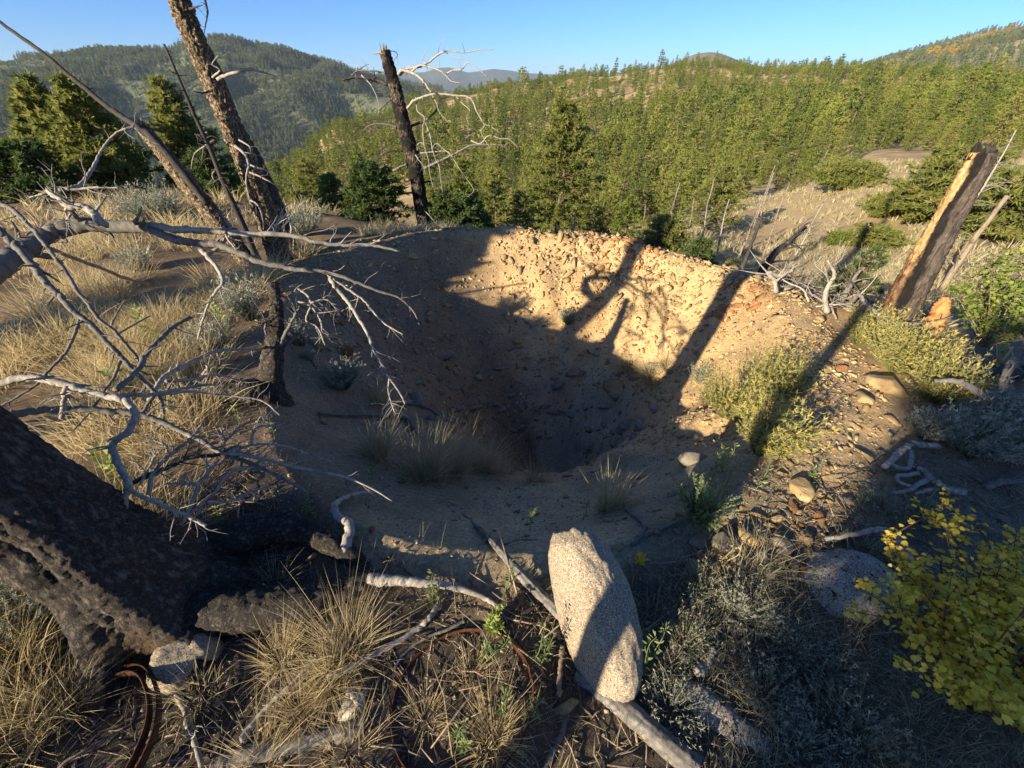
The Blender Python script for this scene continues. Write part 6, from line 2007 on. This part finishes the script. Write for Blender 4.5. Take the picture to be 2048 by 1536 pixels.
gd = np.random.default_rng(91)
for i in range(22):
    x, y = gd.uniform(.75, 1.9), gd.uniform(.12, 1.0)
    c = on(x, y)
    m = MB()
    tuft_blades(m, c, 55, gd.uniform(.12, .24), .2, gd, .0008, (.1, .1), (.1, .9), .5)
    one('grass_tuft', 'thin dry stalks in the shaded brush at the lower right', 'grass tuft', m, MT['pale_grass'], tuple(c), 'thin dry stalks in the shaded brush')
def cover(name, label, n, xs, ys, dens, h, mat, nb, w, leafy):
    mb = MB()
    x, y = gd.uniform(*xs, n), gd.uniform(*ys, n)
    k = (gd.random(n) < dens(x, y)) & (np.hypot(x + 1.36, y - .7) > .3) & (np.hypot(x - .33, y - .6) > .16)
    x, y = x[k], y[k]
    z = land(x, y)
    for a, b, c in zip(x, y, z):
        tuft_blades(mb, np.array([a, b, c]), nb, h * gd.uniform(.4, 1.3), h * 1.1, gd, w, (.08, .08), (0, 1), .6)
    if leafy:
        m = len(x) * leafy
        q = np.repeat(np.stack([x, y, z], 1), leafy, 0) + np.stack([gd.normal(size=m) * h * .4, gd.normal(size=m) * h * .4, gd.random(m) * h * .8], 1)
        clumps(mb, q, np.tile([0, 0, 1.], (m, 1)), .014, 3, gd, gd.random(m), 1.0, .10)
    tag(obj(name, mb.mesh(name, MT[mat])), label, kind='stuff')
rgt = lambda x, y: np.clip(sstep(.35, .8, x) * sstep(.95, .7, y) * (.75 + .8 * noise2(x, y, 2.2, 401, 3)), 0, 1)
near_ = lambda x, y: np.clip(.35 + .9 * noise2(x, y, 2.0, 403, 3), 0, 1) * (pit_rho(x, y)[0] > 1.02)
slp = lambda x, y: np.clip(.10 + .5 * noise2(x, y, 1.5, 405, 3) + .35 * sstep(.3, 1.0, x) * sstep(.6, 1.0, y), 0, 1) * (np.sin(pit_rho(x, y)[1]) < -.2)
cover('undergrowth', 'grey green weeds matted over the shaded right foreground', 2300, (.35, 2.4), (.03, 1.5), rgt, .10, 'brush', 13, .0008, 3)
cover('undergrowth', 'grey weeds on the bank under the green bush', 500, (2.0, 4.6), (-.2, 2.6), lambda x, y: np.clip(.7 + .8 * noise2(x, y, 1.8, 407, 3), 0, 1) * (x * .68 - y * .73 > .35), .12, 'brush', 9, .0014, 5)
cover('undergrowth', 'dry broken stalks matted over the foreground', 900, (-1.5, 2.4), (.03, 1.2), near_, .09, 'pale_grass', 9, .0007, 0)
cover('undergrowth', 'sparse low weeds on the near slope of the pit', 1100, (-1.4, 1.9), (.9, 2.9), slp, .07, 'brush', 8, .0008, 5)
gs = MB()
n = 9000
x, y = gd.uniform(-1.9, 2.9, n), gd.uniform(.02, 3.0, n)
rh, ph_, _ = pit_rho(x, y)
k = (np.hypot(x + 1.36, y - .7) > .26) & (np.sin(ph_) < .1)
x, y = x[k], y[k]
s_ = np.clip(np.exp(gd.normal(-5.3, .45, len(x))), .0025, .018)
pos_ = np.stack([x, y, land(x, y) + s_ * .2], 1)
fr_ = frames_up(nz(np.array([0, 0, 1.]) + gd.normal(size=(len(x), 3)) * .5), gd)
kk_ = gd.integers(0, 4, len(x))
for q in range(4):
    scatter(gs, RK[q][0], RK[q][1], pos_[kk_ == q], fr_[kk_ == q], s_[kk_ == q], gd.random(int((kk_ == q).sum())))
tag(obj('gravel', gs.mesh('gravel', MT['grey_stone'])), 'small gravel strewn over the near slope and foreground', kind='stuff')

# ---------------------------------------------------------------- chips of bark and litter
gl = np.random.default_rng(31)
mb = MB()
n = 5200
x, y = gl.uniform(-1.6, 2.8, n), gl.uniform(.05, 1.5, n)
k = (pit_rho(x, y)[0] > 1.04) & (np.hypot(x + 1.36, y - .7) > .3)
x, y = x[k], y[k]
z = land(x, y)
for a, b, c in zip(x, y, z):
    L = gl.uniform(.02, .13) if gl.random() < .93 else gl.uniform(.12, .34)
    t = gl.uniform(0, 6.283)
    d = np.array([math.cos(t), math.sin(t), gl.normal() * .1])
    r = gl.uniform(.0007, .0022) * (1 + 5 * L)
    add_tube(mb, np.array([[a, b, c + .004], np.array([a, b, c + .006]) + d * L * .5 + gl.normal(size=3) * L * .06, np.array([a, b, c + .005]) + d * L]), np.array([r, r, r * .5]), 3, gl.random())
tag(obj('litter', mb.mesh('litter', MT['brown_wood'])), 'fine twigs and needles littering the foreground', kind='stuff')
c = G(700, 1425)
m = MB()
for i in range(3):
    q = c + np.array([.0 + .01 * i, .01 * i, .02 + .006 * i])
    v, f = RK[i]
    scatter(m, v, f, np.array([q]), frames_up(np.array([[.1, -.2, 1.]]), gl), np.array([[.085 - .02 * i, .045, .010]]), .8)
one('bark_chip', 'pale flaking piece of bark on the half buried log', 'bark', m, MT['dead_wood'], tuple(c))
# ---------------------------------------------------------------- the air
def build_haze():
    me = bpy.data.meshes.new('haze')
    x0, x1, y0, y1, z0, z1 = -10500, 10500, -9500, 10500, -330, 215
    v = [(x, y, z) for x in (x0, x1) for y in (y0, y1) for z in (z0, z1)]
    me.from_pydata(v, [], [(0, 1, 3, 2), (4, 6, 7, 5), (0, 4, 5, 1), (2, 3, 7, 6), (0, 2, 6, 4), (1, 5, 7, 3)])
    m = bpy.data.materials.new('haze')
    m.use_nodes = True
    nt = m.node_tree
    nt.nodes.remove(nt.nodes['Principled BSDF'])
    p = nt.nodes.new('ShaderNodeVolumePrincipled')
    p.inputs['Color'].default_value = (.62, .80, 1, 1)
    p.inputs['Density'].default_value = HAZE
    p.inputs['Anisotropy'].default_value = 0.0
    nt.links.new(p.outputs[0], nt.nodes['Material Output'].inputs['Volume'])
    me.materials.append(m)
    tag(obj('haze', me), 'thin blue air over the valley', kind='stuff')
build_haze()
